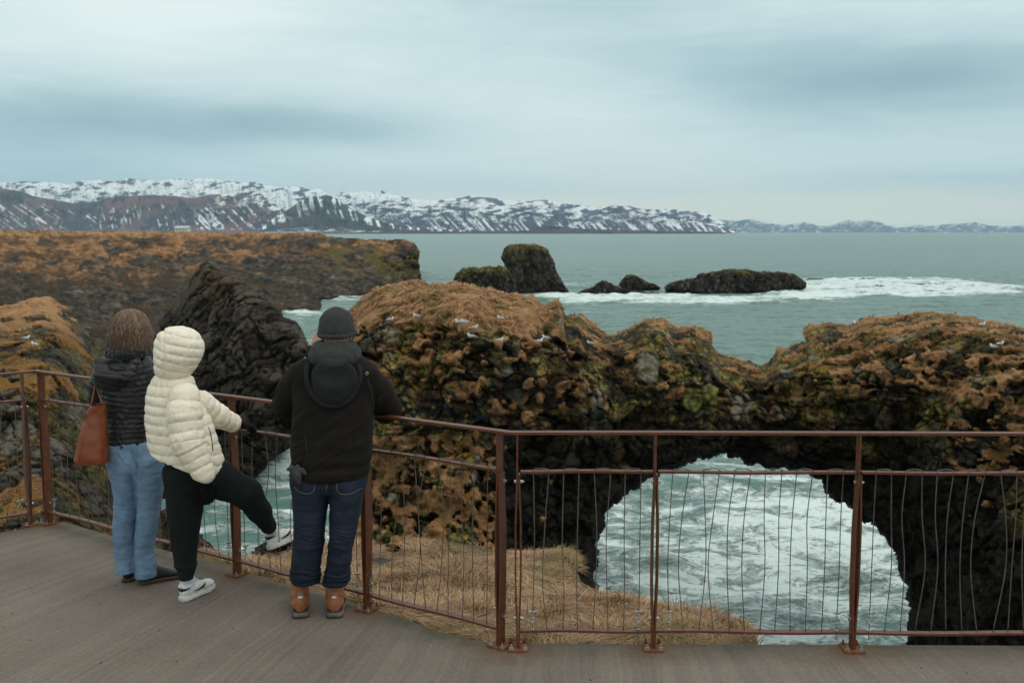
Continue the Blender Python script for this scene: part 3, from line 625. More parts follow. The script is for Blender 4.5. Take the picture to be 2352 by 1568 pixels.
# ------------------------------------------------------------------ mountains across the bay
def mrange(outline, dist, dgrow, crestpts, style, seed, step=(1.6, 1.6)):
    """one range: steep gullied front rising from the shore to a traced crest"""
    cp = np.array(crestpts, float)
    x0, x1 = cp[0, 0], cp[-1, 0]
    gx = np.arange(x0, x1+1.5, 1.5); nt = 74
    T = np.linspace(0, 1, nt)
    PXc, TT = np.meshgrid(gx, T, indexing='ij')
    c = np.interp(PXc, cp[:, 0], cp[:, 1])
    Q0 = np.stack([PXc, PXc*0, PXc*0+seed], -1)
    cr = style.get('cr', 1.0); c = c-1.6*cr*np.abs(fbm(Q0, 16, 4, seed+1))-1.0*cr*vn(Q0, 5, seed+2)
    ybase = 535.5 if dist < 20000 else 533.5
    H = (ybase-c)
    py = ybase-H*TT
    G = np.stack([PXc+(1-TT)*14*style.get('slant', 0)+6*vn(np.stack([PXc, py, PXc*0], -1), 22, seed+4), py*0.14, PXc*0], -1)
    gul = fbm(G, 9.0, 4, seed+3)
    Dp = dist+dgrow*(TT**0.75)+dist*0.022*gul*(1-np.abs(2*TT-1)**3)+dist*0.05*fbm(np.stack([PXc, py*2, PXc*0], -1), 40, 3, seed+5)*TT*(1-TT)
    P = at(PXc, py, Dp)
    # albedo: rock, screes and snow, with haze tints painted in
    lay = vn(np.stack([PXc*0.02, (py-0.02*PXc)*1.0, PXc*0], -1), 3.2, seed+6)
    rock = mixc(style['r1'], style['r2'], S(fbm(np.stack([PXc, py*1.5, PXc*0], -1), 42, 4, seed+7), -0.4, 0.4))
    rock = rock*(1+0.22*lay+0.15*gul)[..., None]
    sn = style['snow'](PXc, py, TT, gul, seed)
    colr = mixc(rock, [0.93, 0.96, 0.96], np.clip(sn, 0, 1)*0.92)
    foot = S(TT, 0.10, 0.02)*style.get('foot', 1)  # pale purple haze painted into the colour along the mountain foot
    colr = mixc(colr, [0.17, 0.135, 0.155], foot*0.8)
    # back slope down to the ground
    nb = 6; back = []
    crestP = P[:, -1]
    for k in range(1, nb+1):
        q = crestP.copy(); q[:, 1] += dgrow*0.5*k/nb; q[:, 0] *= q[:, 1]/crestP[:, 1]; q[:, 2] = lerp(crestP[:, 2], SEAZ-20, k/nb); back.append(q)
    P = np.concatenate([P, np.stack(back, 1)], 1); colr = np.concatenate([colr, np.repeat(colr[:, -1:], nb, 1)], 1)
    P[:, 0, 2] = SEAZ-15
    nx, ny = P.shape[:2]; idx = np.arange(nx*ny).reshape(nx, ny)
    F = np.stack([idx[:-1, :-1].ravel(), idx[1:, :-1].ravel(), idx[1:, 1:].ravel(), idx[:-1, 1:].ravel()], 1)
    return tag(mesh_np('mountains', P.reshape(-1, 3), F, M_MTN, cols=colr.reshape(-1, 3).clip(0.01, 0.95)), kind='structure')
def streaks(px, py, slant, w, seed, th, soft=0.08, amp=1.0):
    G = np.stack([(px-slant*py)/w, py*0.028*1.0, px*0], -1)
    return S(fbm(G, 1.0, 3, seed)+0.35*vn(np.stack([px/14, py/6, px*0], -1), 1, seed+1)-th, 0, soft)*amp
def snow_patch(px, py, seed, th, sx=16, sy=5, soft=0.1):
    return S(fbm(np.stack([px/sx, (py+0.05*px)/sy, px*0], -1), 1.0, 5, seed, 0.62)-th, -soft, soft)
def s_back(px, py, T, g, sd):
    q = np.stack([(px+0.6*py)/20, py/7.5, px*0], -1)
    den = S(fbm(q, 1.0, 4, sd+20, 0.5)+0.34-.3*S(px, 900, 1300), -0.10, 0.10)
    fl = S(fbm(np.stack([px/9, py/3.2, px*0], -1), 1, 3, sd+32)-0.60, 0, 0.08)
    return den*(1-fl*0.9)
def s_front(px, py, T, g, sd):
    s = streaks(px, py, 1.5, 5, sd+22, 0.26)*S(px, 250, 200)+streaks(px, py, 0.25, 5, sd+23, 0.28)*S(px, 200, 250)*S(px, 420, 380)+streaks(px, py, 0.95, 5, sd+33, 0.27)*S(px, 380, 430)
    s = s*S(T, 0.05, 0.15)*S(T+.12*vn(np.stack([px/11, px*0, px*0], -1), 1, sd+50), 0.80, 0.62)*S(vn(np.stack([px/7, py/9, px*0], -1), 1, sd+51), -.55, -.2)*S(fbm(np.stack([px/50, py/60, px*0], -1), 1, 2, sd+24), -0.45, -0.1)
    up = S(px, 470, 520)*S(T, 0.62, 0.75)*snow_patch(px, py, sd+25, 0.05, 10, 4)
    return np.maximum(s, up)
def s_cone(px, py, T, g, sd):
    return streaks(px, py, 0.3, 6, sd+26, 0.28)*S(T, 0.45, 0.6)+snow_patch(px, py, sd+27, 0.10, 22, 1.8, .05)*S(T, 0.20, 0.10)*0.9
def s_mid(px, py, T, g, sd):
    a = snow_patch(px, py, sd+28, 0.20-0.35*S(T, 0.5, 1.0)*S(1250-px, -60, 60), 18, 4.2, 0.09)
    b = streaks(px, py, 0.9, 5, sd+29, 0.24)*S(T, 0.66, 0.4)*S(T, 0.04, 0.14)
    return np.maximum(a*S(T, 0.35, 0.5), b)*0.95
def s_far(px, py, T, g, sd): return snow_patch(px, py, sd+30, 0.30-0.35*S(T, .55, 1), 10, 3)*0.7
BR = dict(r1=(0.066, 0.042, 0.076), r2=(0.165, 0.080, 0.088)); BL = dict(r1=(0.052, 0.048, 0.115), r2=(0.095, 0.078, 0.140))  # BL has the blue-purple cast of distance haze mixed into its rock colours
mrange(None, 17500, 2500, [(-900, 440), (-640, 424), (-400, 432), (-160, 424), (0, 419), (60, 417), (120, 419), (160, 424), (176, 417), (230, 413), (262, 418), (290, 410), (330, 413), (360, 416), (400, 411), (440, 412), (470, 408), (520, 416), (560, 420), (585, 418), (610, 426), (640, 430), (660, 428), (690, 430), (712, 436), (735, 434), (742, 440),
       (756, 448), (790, 441), (815, 444), (840, 438), (860, 446), (875, 436), (890, 445), (925, 452), (955, 458), (990, 462), (1030, 457), (1060, 455), (1078, 449), (1100, 453), (1130, 455), (1170, 460), (1200, 462), (1215, 461), (1250, 459), (1290, 468), (1330, 471), (1370, 478), (1400, 474), (1440, 472), (1470, 480), (1500, 482), (1545, 480), (1570, 484), (1600, 486), (1625, 490), (1650, 505), (1670, 514)], dict(BL, snow=s_back, foot=0, cr=.5), 401)
mrange(None, 13200, 1500, [(-900, 470), (-640, 446), (-380, 452), (-160, 430), (0, 432), (50, 440), (80, 452), (130, 460), (170, 468), (230, 462), (280, 452), (340, 448), (400, 450), (440, 456), (480, 448), (530, 444), (566, 440), (577, 429), (590, 440), (610, 452), (632, 470), (650, 484), (680, 500), (720, 512), (760, 520), (800, 526)], dict(BR, snow=s_front, slant=1, cr=.5), 411)
mrange(None, 12600, 900, [(600, 524), (640, 492), (664, 480), (684, 466), (704, 454), (724, 451), (752, 449), (768, 452), (790, 470), (820, 486), (850, 500), (880, 510), (930, 520), (980, 526), (1100, 530)], dict(r1=(0.045, 0.040, 0.055), r2=(0.075, 0.052, 0.058), snow=s_cone, cr=.3), 421)
mrange(None, 15200, 1500, [(780, 520), (820, 490), (850, 470), (868, 452), (890, 452), (920, 462), (950, 474), (975, 480), (1000, 470), (1030, 462), (1070, 458), (1110, 464), (1150, 474), (1180, 470), (1205, 463), (1232, 461), (1255, 464), (1280, 478), (1310, 490), (1335, 498), (1360, 492), (1385, 478), (1405, 473), (1440, 474), (1462, 484),
       (1490, 492), (1520, 490), (1545, 485), (1575, 492), (1600, 490), (1628, 500), (1660, 518), (1690, 526)], dict(BL, snow=s_mid, slant=0.6, cr=.5), 431)
mrange(None, 12200, 500, [(700, 534.6), (900, 532.6), (1100, 531.8), (1215, 531), (1228, 522), (1250, 519.5), (1290, 520), (1320, 525), (1400, 528), (1500, 530), (1600, 532), (1665, 534)], dict(r1=(0.055, 0.045, 0.050), r2=(0.075, 0.055, 0.055), snow=lambda px, py, T, g, sd: T*0, foot=0), 441)
mrange(None, 36000, 2500, [(1560, 522), (1620, 512), (1650, 504), (1690, 508), (1725, 503), (1760, 512), (1800, 517), (1840, 512), (1850, 510), (1880, 518), (1910, 519), (1935, 508), (1950, 505), (1965, 510), (1990, 506), (2015, 508), (2040, 518), (2070, 523), (2110, 517), (2140, 519), (2180, 515), (2215, 514), (2240, 510), (2270, 518), (2320, 520), (2360, 517), (2420, 522), (2520, 524)], dict(BL, snow=s_far, foot=0, cr=0.35), 451)

# ------------------------------------------------------------------ haze over the bay
def haze():
    mb = MB(); x, y0, y1, z0, z1 = 30000, -300, 42000, SEAZ-60, 1750
    mb.box(((0), (y0+y1)/2, (z0+z1)/2), (x, 0, 0), (0, (y1-y0)/2, 0), (0, 0, (z1-z0)/2))
    m = bpy.data.materials.new('air'); m.use_nodes = True; n = m.node_tree.nodes; n.clear()
    o = n.new('ShaderNodeOutputMaterial'); v = n.new('ShaderNodeVolumePrincipled')
    v.inputs['Density'].default_value = 2.3e-5; v.inputs['Color'].default_value = (0.62, 0.82, 0.95, 1); v.inputs['Anisotropy'].default_value = 0.0
    m.node_tree.links.new(v.outputs[0], o.inputs['Volume'])
    tag(mb.build('haze', m), kind='stuff')
haze()
# ------------------------------------------------------------------ viewing platform
EDGE = [(-60, 1240), (0, 1223), (130, 1199), (150, 1199), (260, 1231), (399, 1268), (497, 1291), (670, 1346), (850, 1394), (930, 1420), (1010, 1450), (1100, 1472), (1180, 1478), (1500, 1478), (2352, 1482), (2700, 1484)]
def build_platform():
    e = [gnd(*q) for q in EDGE]
    e[0] = e[1]+(e[0]-e[1])*6
    pts = [(p[0], p[1]) for p in e]+[(7, -7), (-9, -7)]
    m, t, b = new_mat('brushed_concrete'); p = pos(t); x, y, z = t.sep(p)
    ang_ = t.m('ARCTAN2', t.m('SUBTRACT', x, 1.0), t.m('SUBTRACT', 14.0, y))
    wob = t.m('MULTIPLY', t.m('SUBTRACT', t.noise(p, 1.3, 3), 0.5), 0.010)
    rad = t.m('MULTIPLY', t.m('SUBTRACT', 14.0, y), 0.05)
    a2 = t.m('ADD', ang_, wob)
    line = t.noise(t.comb(t.m('MULTIPLY', a2, 620.0), rad, 0.0), 1.0, 3, 0.6)
    line2 = t.noise(t.comb(t.m('MULTIPLY', a2, 90.0), t.m('MULTIPLY', rad, 3.0), 4.0), 1.0, 3, 0.6)
    blot = t.noise(p, 0.9, 5, 0.6); fine = t.noise(p, 260, 3, 0.7); mid = t.noise(p, 42, 4, 0.7)
    base = t.mix(t.ramp(blot, [(0.3, 0.0), (0.7, 1.0)]), (0.148, 0.118, 0.095), (0.212, 0.177, 0.147))
    k = t.m('ADD', t.m('ADD', t.m('MULTIPLY', line, 0.34), t.m('MULTIPLY', line2, 0.25)), t.m('ADD', t.m('MULTIPLY', fine, 0.5), t.m('MULTIPLY', mid, 0.42)))
    kk = t.ramp(k, [(0.45, 0.50), (0.75, 1.05), (1.0, 1.65)])
    vm_ = t.node('ShaderNodeVectorMath', operation='MULTIPLY'); t.l.new(base, vm_.inputs[0]); t.l.new(kk, vm_.inputs[1]); c = vm_.outputs[0]
    # damp algae and rust staining along the edge
    ea = t.node('ShaderNodeAttribute', attribute_name='edge').outputs['Fac']
    en = t.m('MULTIPLY', ea, t.ramp(t.noise(p, 5, 4, 0.7), [(0.42, 0.0), (0.62, 1.0)]))
    c = t.mix(t.m('MULTIPLY', ea, 0.45), c, (0.060, 0.052, 0.040)); c = t.mix(t.m('MULTIPLY', en, 0.45), c, (0.050, 0.056, 0.014))
    ru = t.node('ShaderNodeAttribute', attribute_name='rust').outputs['Fac']
    c = t.mix(t.m('MULTIPLY', ru, t.ramp(t.noise(p, 14, 4, 0.7), [(0.35, 0.0), (0.6, 0.75)])), c, (0.17, 0.065, 0.022))
    vo = t.node('ShaderNodeTexVoronoi'); vo.inputs['Scale'].default_value = 16; t.l.new(p, vo.inputs['Vector'])
    c = t.mix(t.m('LESS_THAN', vo.outputs['Distance'], 0.036), c, (0.62, 0.60, 0.55))
    vo2 = t.node('ShaderNodeTexVoronoi'); vo2.inputs['Scale'].default_value = 5.0; vo2.inputs['Randomness'].default_value = 1.0; t.l.new(t.mapping(p, (1.7, 1, 1)), vo2.inputs['Vector'])
    c = t.mix(t.m('MULTIPLY', t.m('LESS_THAN', vo2.outputs['Distance'], 0.05), t.m('GREATER_THAN', t.noise(p, .6, 2), 0.5)), c, (0.035, 0.03, 0.025))
    t.put(b.inputs['Base Color'], c); b.inputs['Roughness'].default_value = 0.85; b.inputs['Specular IOR Level'].default_value = 0.25
    bump(t, b, t.m('ADD', t.m('MULTIPLY', line, 1.0), t.m('ADD', t.m('MULTIPLY', fine, 0.6), t.m('MULTIPLY', mid, 0.5))), 0.7, 0.004)
    # fine grid inside the outline so the edge stains can follow it
    P2 = np.array(pts); gx = np.arange(-5.4, 4.2, 0.04); gy = np.arange(0.5, 8.6, 0.04)
    import bmesh
    bm = bmesh.new()
    vs = [bm.verts.new((x_, y_, 0)) for x_, y_ in pts]; f = bm.faces.new(vs)
    if f.normal.z < 0: f.normal_flip()
    for ax, rng in ((0, np.arange(-5.0, 4.5, 0.12)), (1, np.arange(2.0, 8.4, 0.12))):
        for v in rng:
            no = (1, 0, 0) if ax == 0 else (0, 1, 0); co = (v, 0, 0) if ax == 0 else (0, v, 0)
            bmesh.ops.bisect_plane(bm, geom=list(bm.verts)+list(bm.edges)+list(bm.faces), plane_co=co, plane_no=no)
    be = [e_ for e_ in bm.edges if e_.is_boundary]
    r = bmesh.ops.extrude_edge_only(bm, edges=be)
    for v in r['geom']:
        if isinstance(v, bmesh.types.BMVert): v.co.z -= 0.16
    me = bpy.data.meshes.new('pavement'); bm.to_mesh(me); bm.free(); me.update()
    o = bpy.data.objects.new('pavement', me); COLL.objects.link(o); me.materials.append(m)
    V = np.empty(len(me.vertices)*3); me.vertices.foreach_get('co', V); V = V.reshape(-1, 3)
    d = polydist(V[:, 0], V[:, 1], [tuple(q) for q in P2[:-2]]+[tuple(q) for q in P2[:-2][::-1]])
    a = me.attributes.new('edge', 'FLOAT', 'POINT'); a.data.foreach_set('value', (1-S(d, 0.0, 0.34)).astype(np.float32))
    ru_ = np.zeros(len(V))
    for q in [(70, 1203), (112, 1200), (308, 1257), (545, 1318), (845, 1400), (1150, 1482), (1190, 1488), (1500, 1488), (1957, 1492)]:
        g = gnd(*q); ru_ = np.maximum(ru_, np.exp(-((V[:, 0]-g[0])**2+(V[:, 1]-g[1])**2)/0.16**2))
    a = me.attributes.new('rust', 'FLOAT', 'POINT'); a.data.foreach_set('value', ru_.astype(np.float32))
    tag(o, kind='structure')
build_platform()
mb = MB()      # the land the platform stands on
P_ = [gnd(*q) for q in EDGE]
mb2 = [(p[0]*0.97, p[1]-0.25) for p in P_[1:-1]]+[(14, 4.8), (60, -20), (40, -60), (-40, -60), (-60, -10), (-9, 7.0)]
n_ = len(mb2)
mb.add([(x, y, -0.17) for x, y in mb2]+[(x*1.02, y, -19) for x, y in mb2], [tuple(range(n_))]+[(k, (k+1) % n_, (k+1) % n_+n_, k+n_) for k in range(n_)])
tag(mb.build('ground', mat_noise('dark_lava_ground', (0.03, 0.026, 0.022), (0.08, 0.065, 0.05), 3, 0.9, 0.8, 0.05)), kind='structure')

# ------------------------------------------------------------------ grassy ledge under the rail
LEDGE = [(436, 1262), (480, 1270), (520, 1280), (575, 1287), (620, 1284), (660, 1272), (700, 1264), (760, 1256), (820, 1252), (850, 1264), (885, 1274), (920, 1264), (960, 1252), (1000, 1242), (1050, 1245), (1100, 1254), (1150, 1268), (1200, 1272), (1260, 1270), (1300, 1274),
         (1322, 1294), (1334, 1342), (1360, 1354), (1400, 1364), (1450, 1380), (1500, 1394), (1560, 1400), (1640, 1407), (1700, 1422), (1735, 1452), (1750, 1490), (1750, 1510), (1100, 1505), (850, 1425), (670, 1376), (497, 1320), (430, 1300)]
lg_d = rbf([(1100, 1470, 5.30), (1300, 1474, 5.33), (1500, 1474, 5.34), (1740, 1476, 5.34), (1740, 1445, 5.65), (1600, 1406, 6.2), (1400, 1364, 7.1), (1325, 1300, 7.8), (1300, 1274, 8.1), (1150, 1268, 8.2), (1000, 1242, 8.5), (885, 1274, 7.9), (820, 1252, 8.4), (640, 1282, 7.7), (500, 1276, 7.1), (436, 1262, 7.0),
            (450, 1282, 6.75), (497, 1291, 6.62), (670, 1346, 6.15), (850, 1396, 5.75), (930, 1420, 5.62), (1010, 1450, 5.43), (900, 1345, 6.7), (1150, 1380, 6.45), (1300, 1400, 6.25), (1500, 1430, 5.85), (1050, 1300, 7.5), (1000, 1335, 6.75), (750, 1318, 7.0), (1200, 1320, 7.3), (1100, 1560, 4.75), (1700, 1560, 4.8), (600, 1380, 5.8), (430, 1330, 6.2)])
def lg_disp(B, N, PX, PY):
    n = fbm(B, 0.9, 3, 501); k = fbm(B, 0.5, 3, 502)
    sl = S(EDGEY(PX)-PY, 0, 30)
    return (0.15*(1-np.abs(n))+0.07*k+0.03*vn(B, 0.14, 503))*sl-0.02, dict(b=B)
def EDGEY(px):
    e = np.array(EDGE, float); return np.interp(px, e[:, 0], e[:, 1])
def lg_mask(PX, PY, B):
    """bare dark gravel patches"""
    m = np.zeros(PX.shape)
    for cx, cy, rx, ry in ((1105, 1308, 52, 17), (1040, 1272, 40, 8), (880, 1290, 34, 12), (800, 1296, 26, 10)):
        m = np.maximum(m, np.exp(-((PX-cx)/rx)**2-((PY-cy)/ry)**2)*1.2)
    return S(m+0.4*vn(B, 0.10, 505), 0.5, 0.8)
def lg_grn(PX, PY, B):
    m = np.zeros(PX.shape)
    for cx, cy, rx, ry, k in ((1270, 1300, 45, 28, 0.8), (1100, 1440, 180, 12, .5), (1600, 1455, 150, 22, .35), (1040, 1265, 50, 14, .5), (1215, 1470, 40, 5, .6)):
        m = np.maximum(m, k*np.exp(-((PX-cx)/rx)**2-((PY-cy)/ry)**2))
    m = np.maximum(m, S(EDGEY(PX)-PY, 14, 0)*0.5)
    return np.clip(m+0.35*fbm(B, 0.25, 3, 506)*(m > 0.12), 0, 1)
def lg_col(P, N, PX, PY, i):
    B = i['b']; c = mixc([0.11, 0.075, 0.035], [0.20, 0.13, 0.07], S(vn(B, 0.3, 507), -0.5, 0.5))
    return mixc(c, [0.045, 0.040, 0.036], lg_mask(PX, PY, B))
ledge = relief('grassy_ledge', LEDGE, lambda x, y: np.maximum(lg_d(x, y), (CAMZ+0.045+0.10*S(y-EDGEY(x), 0, 25))/np.tan(np.arctan((y-784)/FPX)+PITCH)), lg_disp, lg_col, 2.4, (), 3.0, 12, 10, 0.25, 1.6, mat_vcol('turf_soil', 0.95, 30, 0.5, 0.8, 0.02), 21)
tag(ledge, kind='structure')

# ------------------------------------------------------------------ blades of grass
def mat_grass(name):
    m, t, b = new_mat(name); a = t.node('ShaderNodeAttribute', attribute_name='col')
    t.l.new(a.outputs['Color'], b.inputs['Base Color']); b.inputs['Roughness'].default_value = 0.75; b.inputs['Specular IOR Level'].default_value = 0.2
    return m
M_GRASS = mat_grass('dry_grass')
def blades(name, base, dirs, up, length, width, cols, droop, seg=3):
    """thin curved blades as one mesh: base (n,3), dirs (n,3) unit lean, up (n,3)"""
    n = len(base); side = np.cross(dirs, up); side /= np.linalg.norm(side, axis=1)[:, None]+1e-9
    rows = []
    for k in range(seg+1):
        t = k/seg
        c = base+dirs*(length*t)[:, None]+up*(length*(t*0.9-0.9*t*t*droop))[:, None]
        wd = width*(1-t)**0.7
        if k < seg: rows += [c-side*wd[:, None], c+side*wd[:, None]]
        else: rows += [c]
    V = np.stack(rows, 1); m = V.shape[1]; off = (np.arange(n)*m)[:, None]; tri = []
    for k in range(seg-1):
        a, b_, c_, d = 2*k, 2*k+1, 2*k+2, 2*k+3
        tri += [(a, b_, c_), (b_, d, c_)]
    tri += [(2*seg-2, 2*seg-1, 2*seg)]
    F = (off[:, :, None]+np.array(tri)[None]).reshape(-1, 3)
    kk = np.linspace(0.72, 1.15, m)[None, :, None]
    C = np.repeat(cols[:, None, :], m, 1)
    return tag(mesh_np(name, V.reshape(-1, 3), F, M_GRASS, cols=C.reshape(-1, 3), smooth=False), kind='stuff')
def scatter(s, weight, n, rng):
    """random points on a relief surface, by screen-independent area weight"""
    P = s['P']; du = P[1:, :-1]-P[:-1, :-1]; dv = P[:-1, 1:]-P[:-1, :-1]
    ar = np.linalg.norm(np.cross(du, dv), axis=-1)*weight[:-1, :-1]*(s['ins'][:-1, :-1] & s['ins'][1:, 1:] & s['ins'][1:, :-1] & s['ins'][:-1, 1:])
    ar = np.nan_to_num(ar); p = ar.ravel()/ar.sum(); k = rng.choice(p.size, n, p=p); I, J = np.unravel_index(k, ar.shape)
    u, v = rng.random(n), rng.random(n)
    pt = P[I, J]+du[I, J]*u[:, None]+dv[I, J]*v[:, None]
    return I, J, pt
rng = np.random.default_rng(3)
UPV = np.array([0, 0, 1.0])
def grass_on(name, key, weight, n, L, Wd, c1, c2, c3=None, m3=None, flow=1.0, droop=1.2, lean=0.8, down=0.7, seg=3, upk=0.5, vs=0.5, jit=0.33):
    s = SURF[key]; I, J, pt = scatter(s, weight, n, rng)
    N = blur(s['N'], 3)[I, J]; N /= np.linalg.norm(N, axis=1)[:, None]
    grav = -UPV-N*(-UPV*N).sum(1)[:, None]
    fx = np.stack([vn(pt, vs, 601), vn(pt, vs, 602), vn(pt, vs, 603)*0.3], 1)*2.2
    d = grav*down+fx*flow+rng.normal(0, jit, (n, 3))*np.array([1, 1, .5])
    d -= N*(d*N).sum(1)[:, None]*0.5; d /= np.linalg.norm(d, axis=1)[:, None]+1e-9
    up = N*0.6+UPV*0.5; up /= np.linalg.norm(up, axis=1)[:, None]
    ln = L*rng.uniform(0.5, 1.25, n); t = np.clip(rng.random(n)*0.75+0.25*(vn(pt, 0.5, 604)+1)/2+0.12*vn(pt, 0.15, 605), 0, 1)
    c = np.asarray(c1)*(1-t[:, None])+np.asarray(c2)*t[:, None]
    if m3 is not None: mm = (m3[I, J]*rng.uniform(0.3, 1.2, n)).clip(0, 1)[:, None]; c = c*(1-mm)+np.asarray(c3)*mm
    return blades(name, pt-N*0.01, d*lean, up*upk, ln, np.full(n, Wd)*rng.uniform(0.6, 1.3, n), c, droop, seg)
s = SURF['grassy_ledge']; Bq = s['info']['b']
wt = (1-0.93*lg_mask(s['px'], s['py'], Bq))*(s['py'] < EDGEY(s['px'])+1)*(0.12+0.88*S(fbm(Bq, 0.28, 3, 509), -0.35, 0.15))
grass_on('grass', 'grassy_ledge', wt, 130000, 0.145, 0.0028, (0.12, 0.068, 0.032), (0.64, 0.42, 0.245), (0.17, 0.16, 0.035), lg_grn(s['px'], s['py'], Bq), 1.1, 1.0, 0.9, 0.5, vs=0.32, jit=0.6)
s = SURF['rock_arch']; g = s['info']['g']; tp = S(g, 0.45, 0.7)
tz = S(s['info']['top'], 0.3, 0.7); thin = 0.15+0.85*S(fbm(s['info']['b'], 0.6, 3, 640), -0.45, -0.05)
grass_on('grass', 'rock_arch', tp*tz*thin*S(s['N'][..., 2], -0.8, 0.1), 85000, 0.32, 0.019, (0.19, 0.090, 0.036), (0.66, 0.395, 0.205), (0.16, 0.13, 0.04), S(fbm(s['info']['b'], 0.9, 3, 641)-0.25, 0, .3), 0.9, 1.2, 0.8, 0.7, 2, 0.6, 0.6)
grass_on('grass', 'rock_arch', tp*(1-tz)*thin*S(s['N'][..., 2], -0.8, 0.1)*(0.4+0.6*(s['py'] < 1000)), 60000, 0.15, 0.014, (0.17, 0.075, 0.028), (0.50, 0.28, 0.135), None, None, 0.9, 1.2, 0.7, 0.7, 2, 0.5, 0.5)
s = SURF['cliff']; g = s['info']['g']; tp = S(g, 0.45, 0.7)
grass_on('grass', 'cliff', tp*(s['py'] < 1330), 60000, 0.20, 0.010, (0.16, 0.08, 0.022), (0.38, 0.21, 0.09), (0.56, 0.33, 0.16), S(775-s['py'], -20, 40), 0.8, 1.4, 0.8, 0.6, 2, 0.45, 0.7)
# ------------------------------------------------------------------ railing
def mat_rust():
    m, t, b = new_mat('rust_painted_steel'); p = pos(t)
    n = t.noise(p, 22, 6, 0.7); n2 = t.noise(p, 160, 4, 0.7)
    c = t.mix(t.ramp(n, [(0.35, 0.0), (0.68, 1.0)]), (0.078, 0.019, 0.007), (0.150, 0.044, 0.014))
    c = t.mix(t.ramp(n2, [(0.52, 0.0), (0.75, 0.6)]), c, (0.25, 0.095, 0.035))
    t.put(b.inputs['Base Color'], c); t.put(b.inputs['Roughness'], t.m('ADD', 0.34, t.m('MULTIPLY', n2, 0.25)))
    b.inputs['Specular IOR Level'].default_value = 0.45
    bump(t, b, n2, 0.35, 0.002); return m
M_RUST = mat_rust()
M_RUSTB = mat_noise('rusty_plate', (0.09, 0.028, 0.010), (0.24, 0.085, 0.022), 30, 0.8, 0.5, 0.003)
M_STEEL = mat_noise('galvanised_steel', (0.35, 0.33, 0.30), (0.60, 0.58, 0.54), 60, 0.35, 0.1, 0.001, metal=0.9)
M_CABLE = mat_noise('weathered_steel_cable', (0.085, 0.068, 0.050), (0.19, 0.16, 0.125), 18, 0.45, 0.25, 0.001, metal=0.35)
fence = empty('railing', gnd(1190, 1487), label='rusty red steel railing with wavy vertical cables round the platform edge', cat='railing')
POSTPX = [(-150, 1248), (70, 1205), (112, 1202), (308, 1257), (545, 1319), (845, 1399), (1150, 1482), (1190, 1488), (1500, 1488), (1957, 1491), (2470, 1494), (2975, 1497)]
G = [gnd(*q)[:2] for q in POSTPX]
HR, MR, BR_ = 1.172, 0.965, 0.098
segs = {0: (0, 1), 1: (2, 6), 2: (7, 11)}
def unit(v): v = np.array(v, float); return v/np.linalg.norm(v)
def seg_of(i): return 0 if i <= 1 else 1 if i <= 6 else 2
def tdir(i):
    a, b = segs[seg_of(i)]; lo, hi = max(a, i-1), min(b, i+1); return unit(G[hi]-G[lo])
def bar(name, pts, hw, ht, parent, z=None, bevel=0.002):
    """flat bar swept along a polyline: half width hw (horizontal), half thickness ht"""
    P = np.array(pts, float); m = MB(); vs = []
    for k in range(len(P)):
        if k == 0: n = unit((P[1]-P[0])[:2]); s_ = 1
        elif k == len(P)-1: n = unit((P[-1]-P[-2])[:2]); s_ = 1
        else:
            a, b = unit((P[k]-P[k-1])[:2]), unit((P[k+1]-P[k])[:2]); n = unit(a+b); s_ = 1/max(n.dot(a), 0.5)
        q = np.array([-n[1], n[0], 0])*hw*s_
        for u, v in ((-1, -1), (1, -1), (1, 1), (-1, 1)): vs.append(P[k]+q*u+np.array([0, 0, ht*v]))
    fs = [(3, 2, 1, 0), tuple((len(P)-1)*4+j for j in range(4))]
    for k in range(len(P)-1):
        for j in range(4): fs.append((k*4+j, k*4+(j+1) % 4, k*4+4+(j+1) % 4, k*4+4+j))
    m.add(vs, fs); return m.build(name, M_RUST, parent, bevel=bevel)
def xyz(g, z): return np.array([g[0], g[1], z])
apexL = A(76, 842, 0) if False else None
def meet(i, j):
    a, b = G[i], tdir(i); c, d = G[j], tdir(j)
    t = np.linalg.solve(np.array([b, -d]).T, c-a)[0]; return a+b*t
apL, apR = meet(1, 2), meet(6, 7)
top = [G[0], apL]+[G[k] for k in (3, 4, 5)]+[apR]+[G[k] for k in (8, 9, 10, 11)]
bar('top_rail', [xyz(g, HR) for g in top], 0.026, 0.0075, fence)
def offs(z): return 0.0055+0.0085*float(S(0.94-z, 0.0, 0.30)*S(z, 0.08, 0.40))
